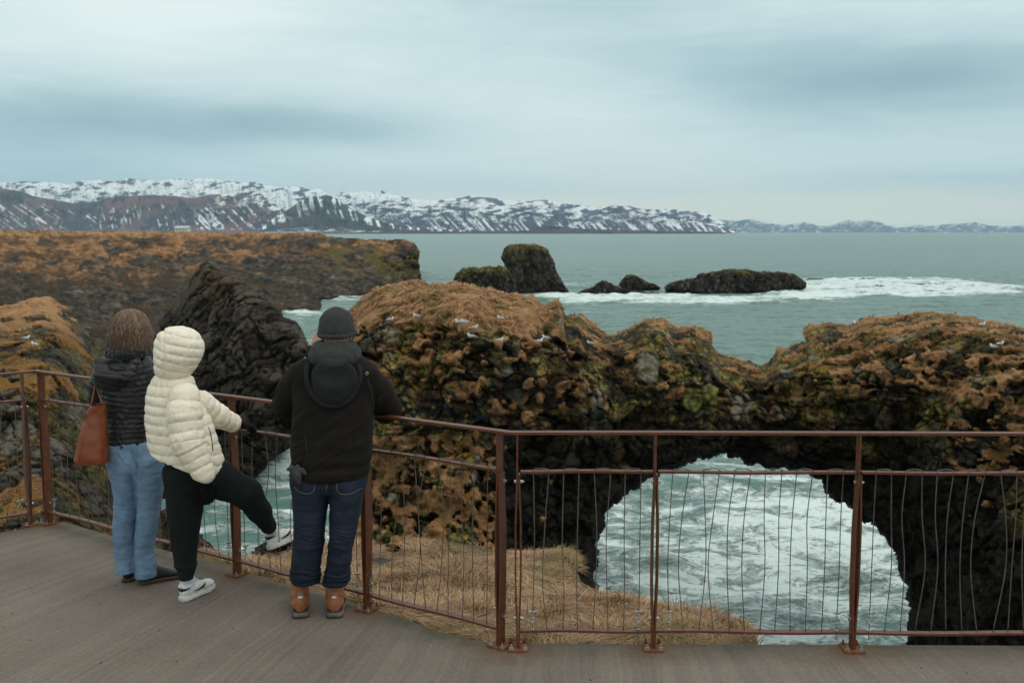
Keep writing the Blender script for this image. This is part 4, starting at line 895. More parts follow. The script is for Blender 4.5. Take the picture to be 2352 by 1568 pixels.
def post(i):
    t = tdir(i); t3 = np.array([t[0], t[1], 0]); n3 = np.array([-t[1], t[0], 0]); g = xyz(G[i], 0)
    for sgn, ztop in ((-1, HR-0.008), (1, MR-0.012)):
        m = MB(); zs = np.linspace(0.012, ztop, 18); vs = []
        for z in zs:
            c = g+t3*sgn*offs(z)+np.array([0, 0, z])
            for u, v in ((-1, -1), (1, -1), (1, 1), (-1, 1)): vs.append(c+t3*u*0.0048+n3*v*0.0285)
        fs = [(3, 2, 1, 0), tuple(17*4+j for j in range(4))]
        for k in range(17):
            for j in range(4): fs.append((k*4+j, k*4+(j+1) % 4, k*4+4+(j+1) % 4, k*4+4+j))
        m.add(vs, fs)
        if sgn == -1: p = m.build('post', M_RUST, fence, bevel=0.0012)
        else: m.build('stiffener', M_RUST, p, bevel=0.0012)
    MB().box(g+np.array([0, 0, 0.006]), t3*0.052, n3*0.058, (0, 0, 0.006)).build('base_plate', M_RUSTB, p, bevel=0.002)
    for a in (-1, 1):
        for b in (-1, 1):
            c = g+t3*a*0.036+n3*b*0.040
            m = MB(); m.tube([c+[0, 0, q] for q in (0.012, 0.015, 0.0151, 0.024, 0.0241, 0.038)], [0.0125, 0.0125, 0.0095, 0.0095, 0.005, 0.005], 6)
            m.build('anchor_bolt', M_STEEL if b < 0 else M_RUSTB, p)
    for z in (MR-0.055, 0.165):
        c = g+n3*0.006+np.array([0, 0, z]); w_ = offs(z)+0.0055
        m = MB(); P5 = [c-t3*(w_+0.010), c-t3*w_, c-t3*(w_-0.0001), c+t3*(w_-0.0001), c+t3*w_, c+t3*(w_+0.011), c+t3*(w_+0.0111), c+t3*(w_+0.020)]
        m.tube(P5, [0.010, 0.010, 0.004, 0.004, 0.010, 0.010, 0.005, 0.005], 6)
        m.build('bolt', M_STEEL, p)
    return p
for i in range(1, 12): post(i)
def onplane(px, py, i, j):
    """where the sight line of that spot meets the vertical plane of bay i-j"""
    o = np.array([0, 0, CAMZ]); d = A(px, py, 1.0)-o
    n = np.array([-(G[j]-G[i])[1], (G[j]-G[i])[0], 0]); g = xyz(G[i], 0)
    return o+d*(n.dot(g-o)/n.dot(d))
bays = [(0, 1), (2, 3), (3, 4), (4, 5), (5, 6), (7, 8), (8, 9), (9, 10), (10, 11)]
rr = random.Random(5)
for i, j in bays:
    a, b = xyz(G[i], 0), xyz(G[j], 0); t = unit(b-a); e = 0.012
    for nm, z, hw, sag in (('middle_rail', MR, 0.019, 0.004), ('bottom_rail', BR_, 0.021, 0.007)):
        n = 12; ph = rr.random()*6
        bar(nm, [lerp(a+t*e, b-t*e, k/n)+np.array([0, 0, z+sag*math.sin(math.pi*k/n+ph*0.1)*math.sin(ph+4*k/n)]) for k in range(n+1)], hw, 0.0065, fence, bevel=0.0015)
def zc(zx, zy, f, ox, oy): return ((ox+zx/f)/1.63265, (oy+zy/f)/1.63265)
DATA = {
 (7, 8): (1.743, 1850, 1580, (345, 800, 1060, 1330), [(262, 268, 264, 257), (363, 330, 322, 352), (460, 452, 462, 455), (560, 548, 545, 550), (660, 677, 668, 652), (768, 738, 742, 750), (862, 855, 858, 850), (966, 958, 955, 950)], (0, 7)),
 (8, 9): (1.7425, 2500, 1580, (345, 650, 900, 1320), [(40, 20, 8, 12), (145, 98, 78, 108), (240, 253, 257, 212), (345, 300, 272, 305), (445, 402, 395, 411), (549, 505, 492, 509), (645, 637, 643, 611), (752, 733, 733, 708), (850, 820, 808, 809), (954, 917, 920, 908), (1052, 1040, 1035, 1013), (1156, 1137, 1130, 1112)], (0, 11)),
 (9, 10): (1.742, 3100, 1580, (350, 620, 900, 1340), [(323, 308, 297, 278), (424, 422, 425, 380), (520, 492, 508, 482), (624, 624, 645, 578), (722, 710, 727, 682), (829, 790, 777, 780), (928, 892, 872, 885), (1036, 970, 942, 982), (1137, 1170, 1174, 1088), (1243, 1236, 1214, 1185), (1300, 1288, 1276, 1289), (1402, 1380, 1370, 1392), (1500, 1520, 1490, 1480)], (0,)),
 (5, 6): (1.686, 1300, 1550, (270, 600, 850, 1150), [(148, 160, 159, 152), (210, 218, 213, 208), (282, 315, 290, 284), (350, 363, 365, 352), (428, 450, 465, 426), (503, 454, 468, 497), (576, 612, 606, 571), (655, 657, 644, 640), (728, 726, 740, 731), (812, 797, 795, 802), (892, 889, 889, 885), (958, 955, 953, 948)], (0, 11)),
}
EXTRA = {(2, 3): 9, (3, 4): 10, (4, 5): 10, (0, 1): 7, (10, 11): 10}
def clampset(p0, i, j):
    t = xyz(unit(G[j]-G[i]), 0); n = np.array([-t[1], t[0], 0]); p = np.array(p0, float); p[2] = 0
    m = MB(); z = BR_
    m.tube([p+[0, 0, z-0.045], p+[0, 0, z+0.045]], 0.0035, 8); m.tube([p+[0, 0, z+0.0065], p+[0, 0, z+0.010]], 0.009, 12)
    ring = [p+t*0.0125*math.cos(q)+np.array([0, 0, z+0.060+0.0125*math.sin(q)]) for q in np.linspace(0, 2*math.pi, 17)[:-1]]
    m.tube(ring, 0.0030, 6, closed=True)
    lp = [p+n*0.006*math.cos(q)+np.array([0, 0, z+0.082+0.014*math.sin(q)]) for q in np.linspace(0, 2*math.pi, 13)[:-1]]
    m.tube(lp, 0.0024, 6, closed=True)
    m.box(p+[0, 0, z+0.103], t*0.014, n*0.006, (0, 0, 0.005)); m.box(p+t*0.016+[0, 0, z+0.107], t*0.010+np.array([0, 0, .004]), n*0.004, (-0.001, 0, 0.0035))
    m.tube([p-t*0.022+n*0.004+[0, 0, z+0.104], p+t*0.004+n*0.004+[0, 0, z+0.101]], 0.0028, 6)
    m.build('cable_clamp', M_STEEL, fence)
def cable(pts, i, j, cl):
    P = [np.array(q, float) for q in pts]
    P[0][2] = MR-0.004; P[-1][2] = BR_+0.004
    if cl:
        clampset(P[-1], i, j); P[-1][2] = BR_+0.103; P[-1] += 0
    # smooth curve through the points
    P = np.array(P); zz = np.linspace(P[0, 2], P[-1, 2], 22); order = np.argsort(P[:, 2])
    def cub(col):
        xs, ys = P[order, 2], P[order, col]; m_ = np.gradient(ys, xs); k = np.clip(np.searchsorted(xs, zz)-1, 0, len(xs)-2)
        h = xs[k+1]-xs[k]; s_ = np.clip((zz-xs[k])/h, 0, 1)
        return (2*s_**3-3*s_**2+1)*ys[k]+(s_**3-2*s_**2+s_)*h*m_[k]+(-2*s_**3+3*s_**2)*ys[k+1]+(s_**3-s_**2)*h*m_[k+1]
    Q = np.stack([cub(0), cub(1), zz], 1)
    MB().tube(Q, 0.0026, 7).build('cable', M_CABLE, fence, smooth=True)
    return P[0]
def loop(p, q):
    n = [lerp(p, q, -0.06+1.12*k/12)+np.array([0, 0, 0.0105+0.0115*math.sin(math.pi*k/12)**0.6]) for k in range(13)]
    for k in range(13): n[k][2] = MR+0.004+0.013*math.sin(math.pi*k/12)**0.5
    MB().tube(n, 0.0027, 7).build('cable_loop', M_CABLE, fence, smooth=True)
for (i, j), (f_, ox, oy, ys, rows, cl) in DATA.items():
    tops = []
    for k, r in enumerate(rows):
        pts = [onplane(*zc(x, y, f_, ox, oy), i, j) for x, y in zip(r, ys)]
        tops.append(cable(pts, i, j, k in cl))
    for k in range(0, len(tops)-1, 2): loop(tops[k], tops[k+1])
for (i, j), cnt in EXTRA.items():
    a, b = xyz(G[i], 0), xyz(G[j], 0); L = np.linalg.norm(b-a); tops = []; t = unit(b-a)
    for k in range(cnt):
        u = (k+0.75)/(cnt+0.5); p0 = lerp(a, b, u)
        sh = [0, rr.uniform(-.03, .03), rr.uniform(-.035, .035), rr.uniform(-.02, .02)]
        pts = [p0+t*s_+np.array([0, 0, z]) for s_, z in zip(sh, (MR, 0.72, 0.42, BR_))]
        cl = k in (0, cnt-1)
        if cl: pts = [p0+np.array([0, 0, z]) for z in (MR, .72, .42, BR_)]
        tops.append(cable(pts, i, j, cl))
    for k in range(0, len(tops)-1, 2): loop(tops[k], tops[k+1])
# ------------------------------------------------------------------ modelling with distance fields
class Field:
    def __init__(s, lo, hi, h):
        s.lo = np.array(lo, float); s.h = h; s.n = np.ceil((np.array(hi)-s.lo)/h).astype(int)+1
        s.v = np.full(s.n, 1.0, np.float32); s.ax = [s.lo[k]+h*np.arange(s.n[k]) for k in range(3)]
    def add(s, prim, k=0.02, op='u'):
        lo, hi, fn = prim; pad = k+4*s.h
        i0 = np.maximum(((lo-pad-s.lo)/s.h).astype(int), 0); i1 = np.minimum(np.ceil((hi+pad-s.lo)/s.h).astype(int)+1, s.n)
        if (i1 <= i0).any(): return s
        sl = tuple(slice(a, b) for a, b in zip(i0, i1))
        P = np.stack(np.meshgrid(*[s.ax[q][sl[q]] for q in range(3)], indexing='ij'), -1)
        d = fn(P)[0].astype(np.float32); o = s.v[sl]
        if op == 'u':
            hh = np.maximum(k-np.abs(o-d), 0)/max(k, 1e-6); r = np.minimum(o, d)-hh*hh*k/4
        elif op == 's': hh = np.maximum(k-np.abs(o+d), 0)/max(k, 1e-6); r = np.maximum(o, -d)+hh*hh*k/4
        s.v[sl] = r; return s
    def mesh(s):
        v = s.v; ins = v < 0; nx, ny, nz = v.shape
        c = ins[:-1, :-1, :-1].astype(np.int8)
        tot = np.zeros((nx-1, ny-1, nz-1), np.int8)
        for a in (0, 1):
            for b in (0, 1):
                for d in (0, 1): tot += ins[a:nx-1+a, b:ny-1+b, d:nz-1+d]
        act = (tot > 0) & (tot < 8); I, J, K = np.nonzero(act); n = len(I)
        idx = np.full(act.shape, -1, np.int64); idx[I, J, K] = np.arange(n)
        acc = np.zeros((n, 3)); cnt = np.zeros(n)
        cor = [(a, b, d) for a in (0, 1) for b in (0, 1) for d in (0, 1)]
        for a in cor:
            for ax in range(3):
                if a[ax]: continue
                b = list(a); b[ax] = 1
                va = v[I+a[0], J+a[1], K+a[2]].astype(float); vb = v[I+b[0], J+b[1], K+b[2]].astype(float)
                m = (va < 0) != (vb < 0); t = np.where(m, va/(va-vb+1e-20), 0)
                p = np.tile(np.array(a, float), (n, 1)); p[:, ax] += t
                acc += p*m[:, None]; cnt += m
        V = s.lo+s.h*(np.stack([I, J, K], 1)+acc/np.maximum(cnt, 1)[:, None])
        Fs = []
        for ax in range(3):
            A_ = np.moveaxis(ins, ax, 0); D = np.moveaxis(idx, ax, 0)
            a, b = A_[:-1, 1:-1, 1:-1], A_[1:, 1:-1, 1:-1]
            for (m, fl) in ((a & ~b, False), (~a & b, True)):
                X_, Y_, Z_ = np.nonzero(m)
                q = np.stack([D[X_, Y_, Z_], D[X_, Y_+1, Z_], D[X_, Y_+1, Z_+1], D[X_, Y_, Z_+1]], 1)
                Fs.append(q[:, ::-1] if (fl != (ax == 1)) else q)
        F = np.concatenate(Fs); F = F[(F >= 0).all(1)]
        return V, F
def vnorm(V, F):
    n = np.cross(V[F[:, 2]]-V[F[:, 0]], V[F[:, 3]]-V[F[:, 1]]); N = np.zeros_like(V)
    for k in range(4): np.add.at(N, F[:, k], n)
    return N/(np.linalg.norm(N, axis=1)[:, None]+1e-12)
def vsmooth(V, F, it=2, lam=0.5):
    E = np.concatenate([F[:, [0, 1]], F[:, [1, 2]], F[:, [2, 3]], F[:, [3, 0]]])
    for _ in range(it):
        A_ = np.zeros_like(V); c = np.zeros(len(V))
        np.add.at(A_, E[:, 0], V[E[:, 1]]); np.add.at(A_, E[:, 1], V[E[:, 0]]); np.add.at(c, E[:, 0], 1); np.add.at(c, E[:, 1], 1)
        V = V*(1-lam)+lam*A_/np.maximum(c, 1)[:, None]
    return V
def cone(a, b, ra, rb):
    a, b = np.array(a, float), np.array(b, float); r = max(ra, rb); ab = b-a; L = ab@ab
    def fn(P):
        t = np.clip(((P-a)@ab)/max(L, 1e-9), 0, 1); return np.linalg.norm(P-a-t[..., None]*ab, axis=-1)-(ra+(rb-ra)*t), t
    return np.minimum(a, b)-r, np.maximum(a, b)+r, fn
def chain(pts, rs):
    """tapered limb through several joints; the second value runs along its length in metres"""
    P_ = [np.array(p, float) for p in pts]; L = np.cumsum([0]+[np.linalg.norm(P_[k+1]-P_[k]) for k in range(len(P_)-1)])
    R = max(rs)
    def fn(P):
        best = None
        for k in range(len(P_)-1):
            ab = P_[k+1]-P_[k]; t = np.clip(((P-P_[k])@ab)/(ab@ab), 0, 1)
            d = np.linalg.norm(P-P_[k]-t[..., None]*ab, axis=-1)-(rs[k]+(rs[k+1]-rs[k])*t); s_ = L[k]+t*(L[k+1]-L[k])
            if best is None: best, bs = d, s_
            else: bs = np.where(d < best, s_, bs); hh = np.maximum(0.03-np.abs(best-d), 0)/0.03; best = np.minimum(best, d)-hh*hh*0.03/4
        return best, bs
    return np.min(P_, 0)-R, np.max(P_, 0)+R, fn
def ell(c, r, M=None):
    c = np.array(c, float); r = np.array(r, float); R = max(r)
    M = np.eye(3) if M is None else np.array(M, float)      # rows = local axes
    def fn(P):
        q = (P-c)@M.T; k0 = np.linalg.norm(q/r, axis=-1); k1 = np.linalg.norm(q/(r*r), axis=-1)
        return k0*(k0-1)/(k1+1e-9), q[..., 2]
    return c-R, c+R, fn
def stackz(rings, p=2.0):
    """rings: (py, pxL, pxR, forward distance, half depth[, yaw])  -> upright body of elliptical sections"""
    R = []
    for q in rings:
        l, r = A(q[1], q[0], q[3]), A(q[2], q[0], q[3]); R.append(((l[2]), (l[0]+r[0])/2, q[3], (r[0]-l[0])/2, q[4]))
    R = np.array(sorted(R)); z = R[:, 0]
    lo = np.array([(R[:, 1]-R[:, 3]).min(), (R[:, 2]-R[:, 4]).min(), z[0]]); hi = np.array([(R[:, 1]+R[:, 3]).max(), (R[:, 2]+R[:, 4]).max(), z[-1]])
    def fn(P):
        zz = np.clip(P[..., 2], z[0], z[-1]); cx, cy, rx, ry = (np.interp(zz, z, R[:, k]) for k in (1, 2, 3, 4))
        u = np.abs(P[..., 0]-cx)/rx; v = np.abs(P[..., 1]-cy)/ry
        k0 = (u**p+v**p)**(1/p); d = (k0-1)*np.minimum(rx, ry)*0.9
        e = np.maximum(z[0]-P[..., 2], P[..., 2]-z[-1])
        return np.where((d > 0) & (e > 0), np.hypot(np.maximum(d, 0), np.maximum(e, 0)), np.maximum(d, e)), P[..., 2]
    return lo, hi, fn
def half(c, n):
    """half space: solid on the side n points to"""
    c, n = np.array(c, float), unit(n)
    return c-5, c+5, lambda P: (-((P-c)@n), P[..., 2])
def build_sdf(name, prims, h, mat, parent=None, k=0.02, cuts=(), sm=1, post=None, cols=None):
    """prims: list of (prim, k)"""
    lo = np.min([q[0][0] for q in prims], 0)-0.03; hi = np.max([q[0][1] for q in prims], 0)+0.03
    f = Field(lo, hi, h)
    for p, kk in prims: f.add(p, kk)
    for c in cuts:
        l, u, fn = c[0]; f.add((np.maximum(l, lo), np.minimum(u, hi), fn), c[1], 's')
    V, F = f.mesh(); V = vsmooth(V, F, sm, 0.5); N = vnorm(V, F)
    C = None
    if post:
        r = post(V, N); V = V+N*r[:, None] if r.ndim == 1 else V+r
    if cols is not None: C = cols(V, N)
    o = mesh_np(name, V, F, mat, parent, cols=C)
    o['_n'] = 0; del o['_n']
    return o, V, F
def puff(s, sp, depth, sharp=0.55):
    """quilted tubes: swollen between seams"""
    return depth*(np.abs(np.sin(math.pi*s/sp))**sharp-0.75)
def front(V, px, py, rad=4):
    x, y = proj(V); d = np.hypot(x-px, y-py); m = d < rad
    while not m.any(): rad *= 1.6; m = d < rad
    return V[m][V[m][:, 1] < V[m][:, 1].min()+0.06].mean(0)
def surfline(V, pxs, off=0.004, n=14, rad=4):
    """points along a traced line laid on the surface V, lifted slightly towards the viewer"""
    q = np.array(pxs, float); L = np.r_[0, np.cumsum(np.hypot(*np.diff(q, axis=0).T))]; t = np.linspace(0, L[-1], n)
    pts = [front(V, a, b, rad) for a, b in zip(np.interp(t, L, q[:, 0]), np.interp(t, L, q[:, 1]))]
    P = np.array(pts)
    for _ in range(2): P[1:-1] = (P[:-2]+2*P[1:-1]+P[2:])/4
    o = np.array([0, 0, CAMZ])-P; return P+off*o/np.linalg.norm(o, axis=1)[:, None]
def hand(wrist, fwd, palm_n, scale=1.0, curl=0.6, side=1, thumb=0.6, spread=1.0):
    """five-fingered hand as a list of primitives; fwd = towards the fingers, palm_n = out of the palm, side = thumb side"""
    f = unit(fwd); n = unit(np.array(palm_n)-f*np.dot(palm_n, f)); s_ = np.cross(f, n)*side; w_ = np.array(wrist, float); k = scale; pr = []
    c = w_+f*0.048*k
    pr.append((ell(c, (0.046*k, 0.042*k, 0.017*k), [f, s_, n]), 0.012))
    pr.append((cone(w_-f*0.02*k, w_+f*0.02*k, 0.027*k, 0.027*k), 0.015))
    for q, (off, ln, r) in enumerate(((0.030, 0.074, 0.0098), (0.010, 0.082, 0.0100), (-0.010, 0.076, 0.0096), (-0.029, 0.060, 0.0086))):
        a = w_+f*0.085*k+s_*off*k*spread; ang_ = 0.0; p0 = a; d = f.copy()
        for seg, fr in enumerate((0.42, 0.33, 0.25)):
            ang_ += curl*(0.6+0.5*seg); d = f*math.cos(ang_)+n*math.sin(ang_)
            p1 = p0+d*ln*fr*k; pr.append((cone(p0, p1, r*k*(1-.06*seg), r*k*(0.94-.06*seg)), 0.005)); p0 = p1
    b = w_+f*0.025*k+s_*0.030*k; d = unit(f*0.75+s_*0.65+n*thumb*0.5); p1 = b+d*0.034*k; d2 = unit(f*0.9+s_*0.15+n*thumb); p2 = p1+d2*0.030*k
    pr += [(cone(b, p1, 0.0125*k, 0.0115*k), 0.01), (cone(p1, p2, 0.0108*k, 0.0095*k), 0.004)]
    return pr
# ------------------------------------------------------------------ footwear (lofted along the foot)
def loft_foot(heel, toe_dir, L, prof, up=(0, 0, 1), z0=0.0, p=2.3, lat=None, nring=26, seg=22, toe_up=0.0):
    """prof(u) -> (half width, height, side shift); returns verts, quads; u runs heel to toe"""
    f = unit(toe_dir); upv = unit(np.array(up, float)-f*np.dot(up, f)); s_ = np.cross(f, upv); heel = np.array(heel, float)
    us = 0.5-0.5*np.cos(np.linspace(0, math.pi, nring)); V = []
    for u in us:
        hw, ht, sh = prof(u); c = heel+f*u*L+upv*(z0+toe_up*max(0, u-0.7)**2)
        for j in range(seg):
            a = 2*math.pi*j/seg; cx, cz = math.cos(a), math.sin(a)
            x = abs(cx)**(2/p)*(1 if cx > 0 else -1)*hw; zz = abs(cz)**(2/p)*(1 if cz > 0 else -1)
            V.append(c+s_*(x*(1-0.10*max(zz, 0))+sh)+upv*(ht*(zz+1)/2))
    F = []
    for k in range(nring-1):
        for j in range(seg): F.append((k*seg+j, k*seg+(j+1) % seg, (k+1)*seg+(j+1) % seg, (k+1)*seg+j))
    F += [tuple(range(seg))[::-1], tuple((nring-1)*seg+j for j in range(seg))]
    return V, F, (heel, f, s_, upv)
def width_prof(hh, hb, ht_):
    xs = [0, .04, .12, .3, .5, .68, .82, .93, .98, 1.0]; ws = [hh*.35, hh*.78, hh, hh*.93, hh*.98, hb, hb*.95, hb*.68, hb*.40, hb*.12]
    return lambda u: np.interp(u, xs, ws)
# ------------------------------------------------------------------ cloth and skin materials
def mat_cloth(name, c1, c2, rough=0.8, weave=900, bs=0.25, sheen=0.0, spec=0.3, vcol=False, var=12):
    m, t, b = new_mat(name); p = pos(t)
    n = t.noise(p, var, 5, 0.65); fn_ = t.noise(p, weave, 2, 0.6)
    c = t.mix(t.ramp(n, [(0.3, 0.0), (0.7, 1.0)]), c1, c2)
    c = t.mix(t.m('MULTIPLY', t.m('SUBTRACT', fn_, 0.42), 1.2, clamp=True), c, tuple(min(1, q*1.4) for q in c2))
    if vcol:
        a = t.node('ShaderNodeAttribute', attribute_name='col'); v = t.node('ShaderNodeVectorMath', operation='MULTIPLY')
        t.l.new(c, v.inputs[0]); t.l.new(a.outputs['Color'], v.inputs[1]); c = v.outputs[0]
    t.put(b.inputs['Base Color'], c); b.inputs['Roughness'].default_value = rough; b.inputs['Specular IOR Level'].default_value = spec
    b.inputs['Sheen Weight'].default_value = sheen
    bump(t, b, fn_, bs, 0.0015); return m
M_SKIN = mat_noise('skin', (0.42, 0.21, 0.15), (0.52, 0.28, 0.20), 25, 0.55, 0.1, 0.001)
M_JBLK = mat_cloth('black_nylon', (0.009, 0.009, 0.010), (0.015, 0.015, 0.017), 0.42, 500, 0.12, 0, 0.5)
M_SHELL = mat_cloth('black_softshell', (0.011, 0.009, 0.0075), (0.017, 0.014, 0.012), 0.8, 900, 0.15, 0.0, 0.12)
M_SHELL2 = mat_cloth('dark_hood_cloth', (0.009, 0.0095, 0.0095), (0.016, 0.0175, 0.017), 0.85, 900, 0.2)
M_CREAM = mat_cloth('cream_nylon', (0.84, 0.72, 0.54), (0.92, 0.82, 0.65), 0.42, 500, 0.08, 0, 0.45)
M_DEN1 = mat_cloth('light_blue_denim', (0.125, 0.205, 0.315), (0.185, 0.275, 0.385), 0.85, 1100, 0.5, 0, 0.2, True, 9)
M_DEN2 = mat_cloth('dark_indigo_denim', (0.0085, 0.0125, 0.022), (0.017, 0.025, 0.042), 0.8, 1100, 0.5, 0, 0.25, True, 9)
M_SWEAT = mat_cloth('black_sweat_cloth', (0.007, 0.0105, 0.0105), (0.011, 0.016, 0.0155), 0.9, 900, 0.3, 0, 0.2)
M_FLEECE = mat_cloth('grey_fleece', (0.022, 0.025, 0.024), (0.058, 0.064, 0.061), 0.95, 350, 0.9, 0.05, 0.1, False, 220)
M_WOOL = mat_cloth('charcoal_wool', (0.018, 0.0185, 0.019), (0.070, 0.071, 0.073), 0.95, 420, 1.0, 0.03, 0.1, False, 260)
M_WOOLG = mat_cloth('grey_marl_wool', (0.018, 0.018, 0.018), (0.085, 0.085, 0.085), 0.95, 420, 1.0, 0.1, 0.1, False, 330)
M_FUR = mat_cloth('black_fur', (0.006, 0.006, 0.007), (0.016, 0.015, 0.015), 0.9, 300, 1.0, 0.3, 0.2, False, 60)
M_GLOVE = mat_cloth('black_knit', (0.006, 0.006, 0.0065), (0.010, 0.010, 0.011), 0.95, 700, 0.4, 0, 0.08)
M_SOCK = mat_cloth('white_sock', (0.62, 0.62, 0.66), (0.72, 0.72, 0.75), 0.9, 600, 0.4)
M_WHITE = mat_noise('white_leather', (0.68, 0.68, 0.64), (0.80, 0.80, 0.77), 30, 0.45, 0.15, 0.001)
M_SOLEW = mat_noise('off_white_rubber', (0.48, 0.46, 0.38), (0.70, 0.69, 0.62), 25, 0.7, 0.15, 0.001)
M_BLKL = mat_noise('black_leather', (0.012, 0.011, 0.011), (0.024, 0.022, 0.021), 40, 0.42, 0.25, 0.001)
M_BROWNS = mat_noise('brown_rubber', (0.030, 0.020, 0.014), (0.050, 0.034, 0.024), 40, 0.7, 0.2, 0.001)
M_WELT = mat_noise('tan_welt', (0.13, 0.07, 0.035), (0.18, 0.10, 0.05), 60, 0.7, 0.2, 0.001)
M_TAN = mat_noise('tan_boot_leather', (0.24, 0.075, 0.028), (0.40, 0.150, 0.062), 22, 0.55, 0.35, 0.002)
M_TANS = mat_noise('taupe_rubber', (0.13, 0.095, 0.070), (0.22, 0.165, 0.125), 40, 0.8, 0.3, 0.002)
M_DARKR = mat_noise('dark_rubber', (0.015, 0.014, 0.014), (0.035, 0.033, 0.032), 40, 0.8, 0.3, 0.002)
M_BAG = mat_noise('cognac_leather', (0.175, 0.038, 0.011), (0.25, 0.060, 0.018), 9, 0.30, 0.2, 0.001, spec=0.5)
M_REFL = mat_noise('reflective_tape', (0.75, 0.78, 0.80), (0.85, 0.88, 0.90), 40, 0.3, 0, 0)
M_HAIR = None
def mat_hair():
    m, t, b = new_mat('brown_hair'); a = t.node('ShaderNodeAttribute', attribute_name='col'); t.l.new(a.outputs['Color'], b.inputs['Base Color'])
    b.inputs['Roughness'].default_value = 0.42; b.inputs['Specular IOR Level'].default_value = 0.5; return m
M_HAIR = mat_hair()
X3, Y3, Z3 = np.array([1., 0, 0]), np.array([0, 1., 0]), np.array([0, 0, 1.])
def head_prims(c, f, s=1.0):
    """head with face, ears and neck; c = centre, f = facing"""
    f = unit(f); u = unit(Z3-f*f[2]); r = np.cross(f, u); c = np.array(c, float); M = [r, f, u]
    p = [(ell(c+u*0.018*s, (0.076*s, 0.094*s, 0.098*s), M), 0.02), (ell(c+f*0.022*s-u*0.048*s, (0.058*s, 0.066*s, 0.064*s), M), 0.03),
         (cone(c-f*0.015*s-u*0.05*s, c-f*0.03*s-u*0.19*s, 0.054*s, 0.062*s), 0.03),
         (cone(c+f*0.088*s+u*0.004*s, c+f*0.112*s-u*0.030*s, 0.009*s, 0.014*s), 0.014), (ell(c+f*0.078*s-u*0.098*s, (0.022*s, 0.018*s, 0.015*s), M), 0.02),
         (ell(c+f*0.086*s-u*0.060*s, (0.024*s, 0.010*s, 0.006*s), M), 0.006), (ell(c+f*0.086*s-u*0.070*s, (0.020*s, 0.010*s, 0.006*s), M), 0.006)]
    for q in (-1, 1):
        p += [(ell(c+r*q*0.078*s-f*0.004*s-u*0.012*s, (0.009*s, 0.019*s, 0.032*s), M), 0.008), (ell(c+r*q*0.031*s+f*0.074*s+u*0.006*s, (0.013*s, 0.012*s, 0.011*s), M), 0.003),
              (ell(c+r*q*0.032*s+f*0.080*s+u*0.026*s, (0.022*s, 0.012*s, 0.007*s), M), 0.012)]
    return p
def jeans_cols(fades, base=1.0):
    def fn(V, N):
        x, y = proj(V); c = np.full(len(V), base)
        for cx, cy, rx, ry, k in fades: c = c+k*np.exp(-((x-cx)/rx)**2-((y-cy)/ry)**2)
        c = c*(1+0.20*fbm(V*np.array([1, 1, 2.2]), 0.05, 3, 700))
        return np.repeat(c[:, None], 3, 1)
    return fn
def folds(V, N, zs, amp, wl, seed, tilt=0.25):
    """creases that run across a leg, fading in and out around the given heights"""
    q = V*np.array([1, 1, 1.]); ph = (V[:, 2]+tilt*(V[:, 0])+0.030*vn(q, 0.11, seed)+0.012*vn(q, 0.04, seed+1))/wl*math.pi
    s_ = (np.abs(np.sin(ph))**0.7-0.5); wgt = np.zeros(len(V))
    for z, w_ in zs: wgt = np.maximum(wgt, np.exp(-((V[:, 2]-z)/w_)**2))
    return amp*s_*wgt*(0.45+0.8*S(vn(q, 0.09, seed+2), -0.4, 0.4))
def zof(px, py, d): return float(A(px, py, d)[2])
def leather_foot(parent, shoe_name, mats, heel, tdir, L, hh, hb, kind, up=(0, 0, 1), z0=0.0):
    """shoe of the kinds 'derby', 'boot', 'sneaker'; returns the shoe object and its frame"""
    hw = width_prof(hh, hb, 0)
    if kind == 'derby':
        ht = lambda u: np.interp(u, [0, .05, .25, .42, .55, .75, .92, 1], [.060, .070, .085, .085, .068, .046, .038, .020]); st, so = 0.022, 0.006
    elif kind == 'boot':
        ht = lambda u: np.interp(u, [0, .05, .25, .42, .55, .75, .92, 1], [.085, .110, .120, .110, .080, .062, .055, .030]); st, so = 0.034, 0.008
    else:
        ht = lambda u: np.interp(u, [0, .03, .12, .22, .34, .46, .60, .76, .90, 1], [.058, .076, .074, .062, .074, .080, .064, .047, .040, .022]); st, so = 0.034, 0.004
    V, F, fr = loft_foot(heel, tdir, L, lambda u: (float(hw(u)), float(ht(u)), 0.006*math.sin(u*3)), up, z0+st*0.8)
    m = MB(); m.add(V, F); sh = m.build(shoe_name, mats[0], parent, smooth=True)
    V, F, _ = loft_foot(np.array(heel)-fr[1]*0.006, tdir, L+0.012, lambda u: (float(hw(u))+so, st*(1.0 if u < .4 or kind != 'derby' else .85), 0.006*math.sin(u*3)), up, z0, 5.0)
    m = MB(); m.add(V, F); so_ = m.build('sole', mats[1], sh, smooth=False, bevel=0)
    so_.data.polygons.foreach_set('use_smooth', [True]*len(so_.data.polygons))
    return sh, fr, hw, ht, st
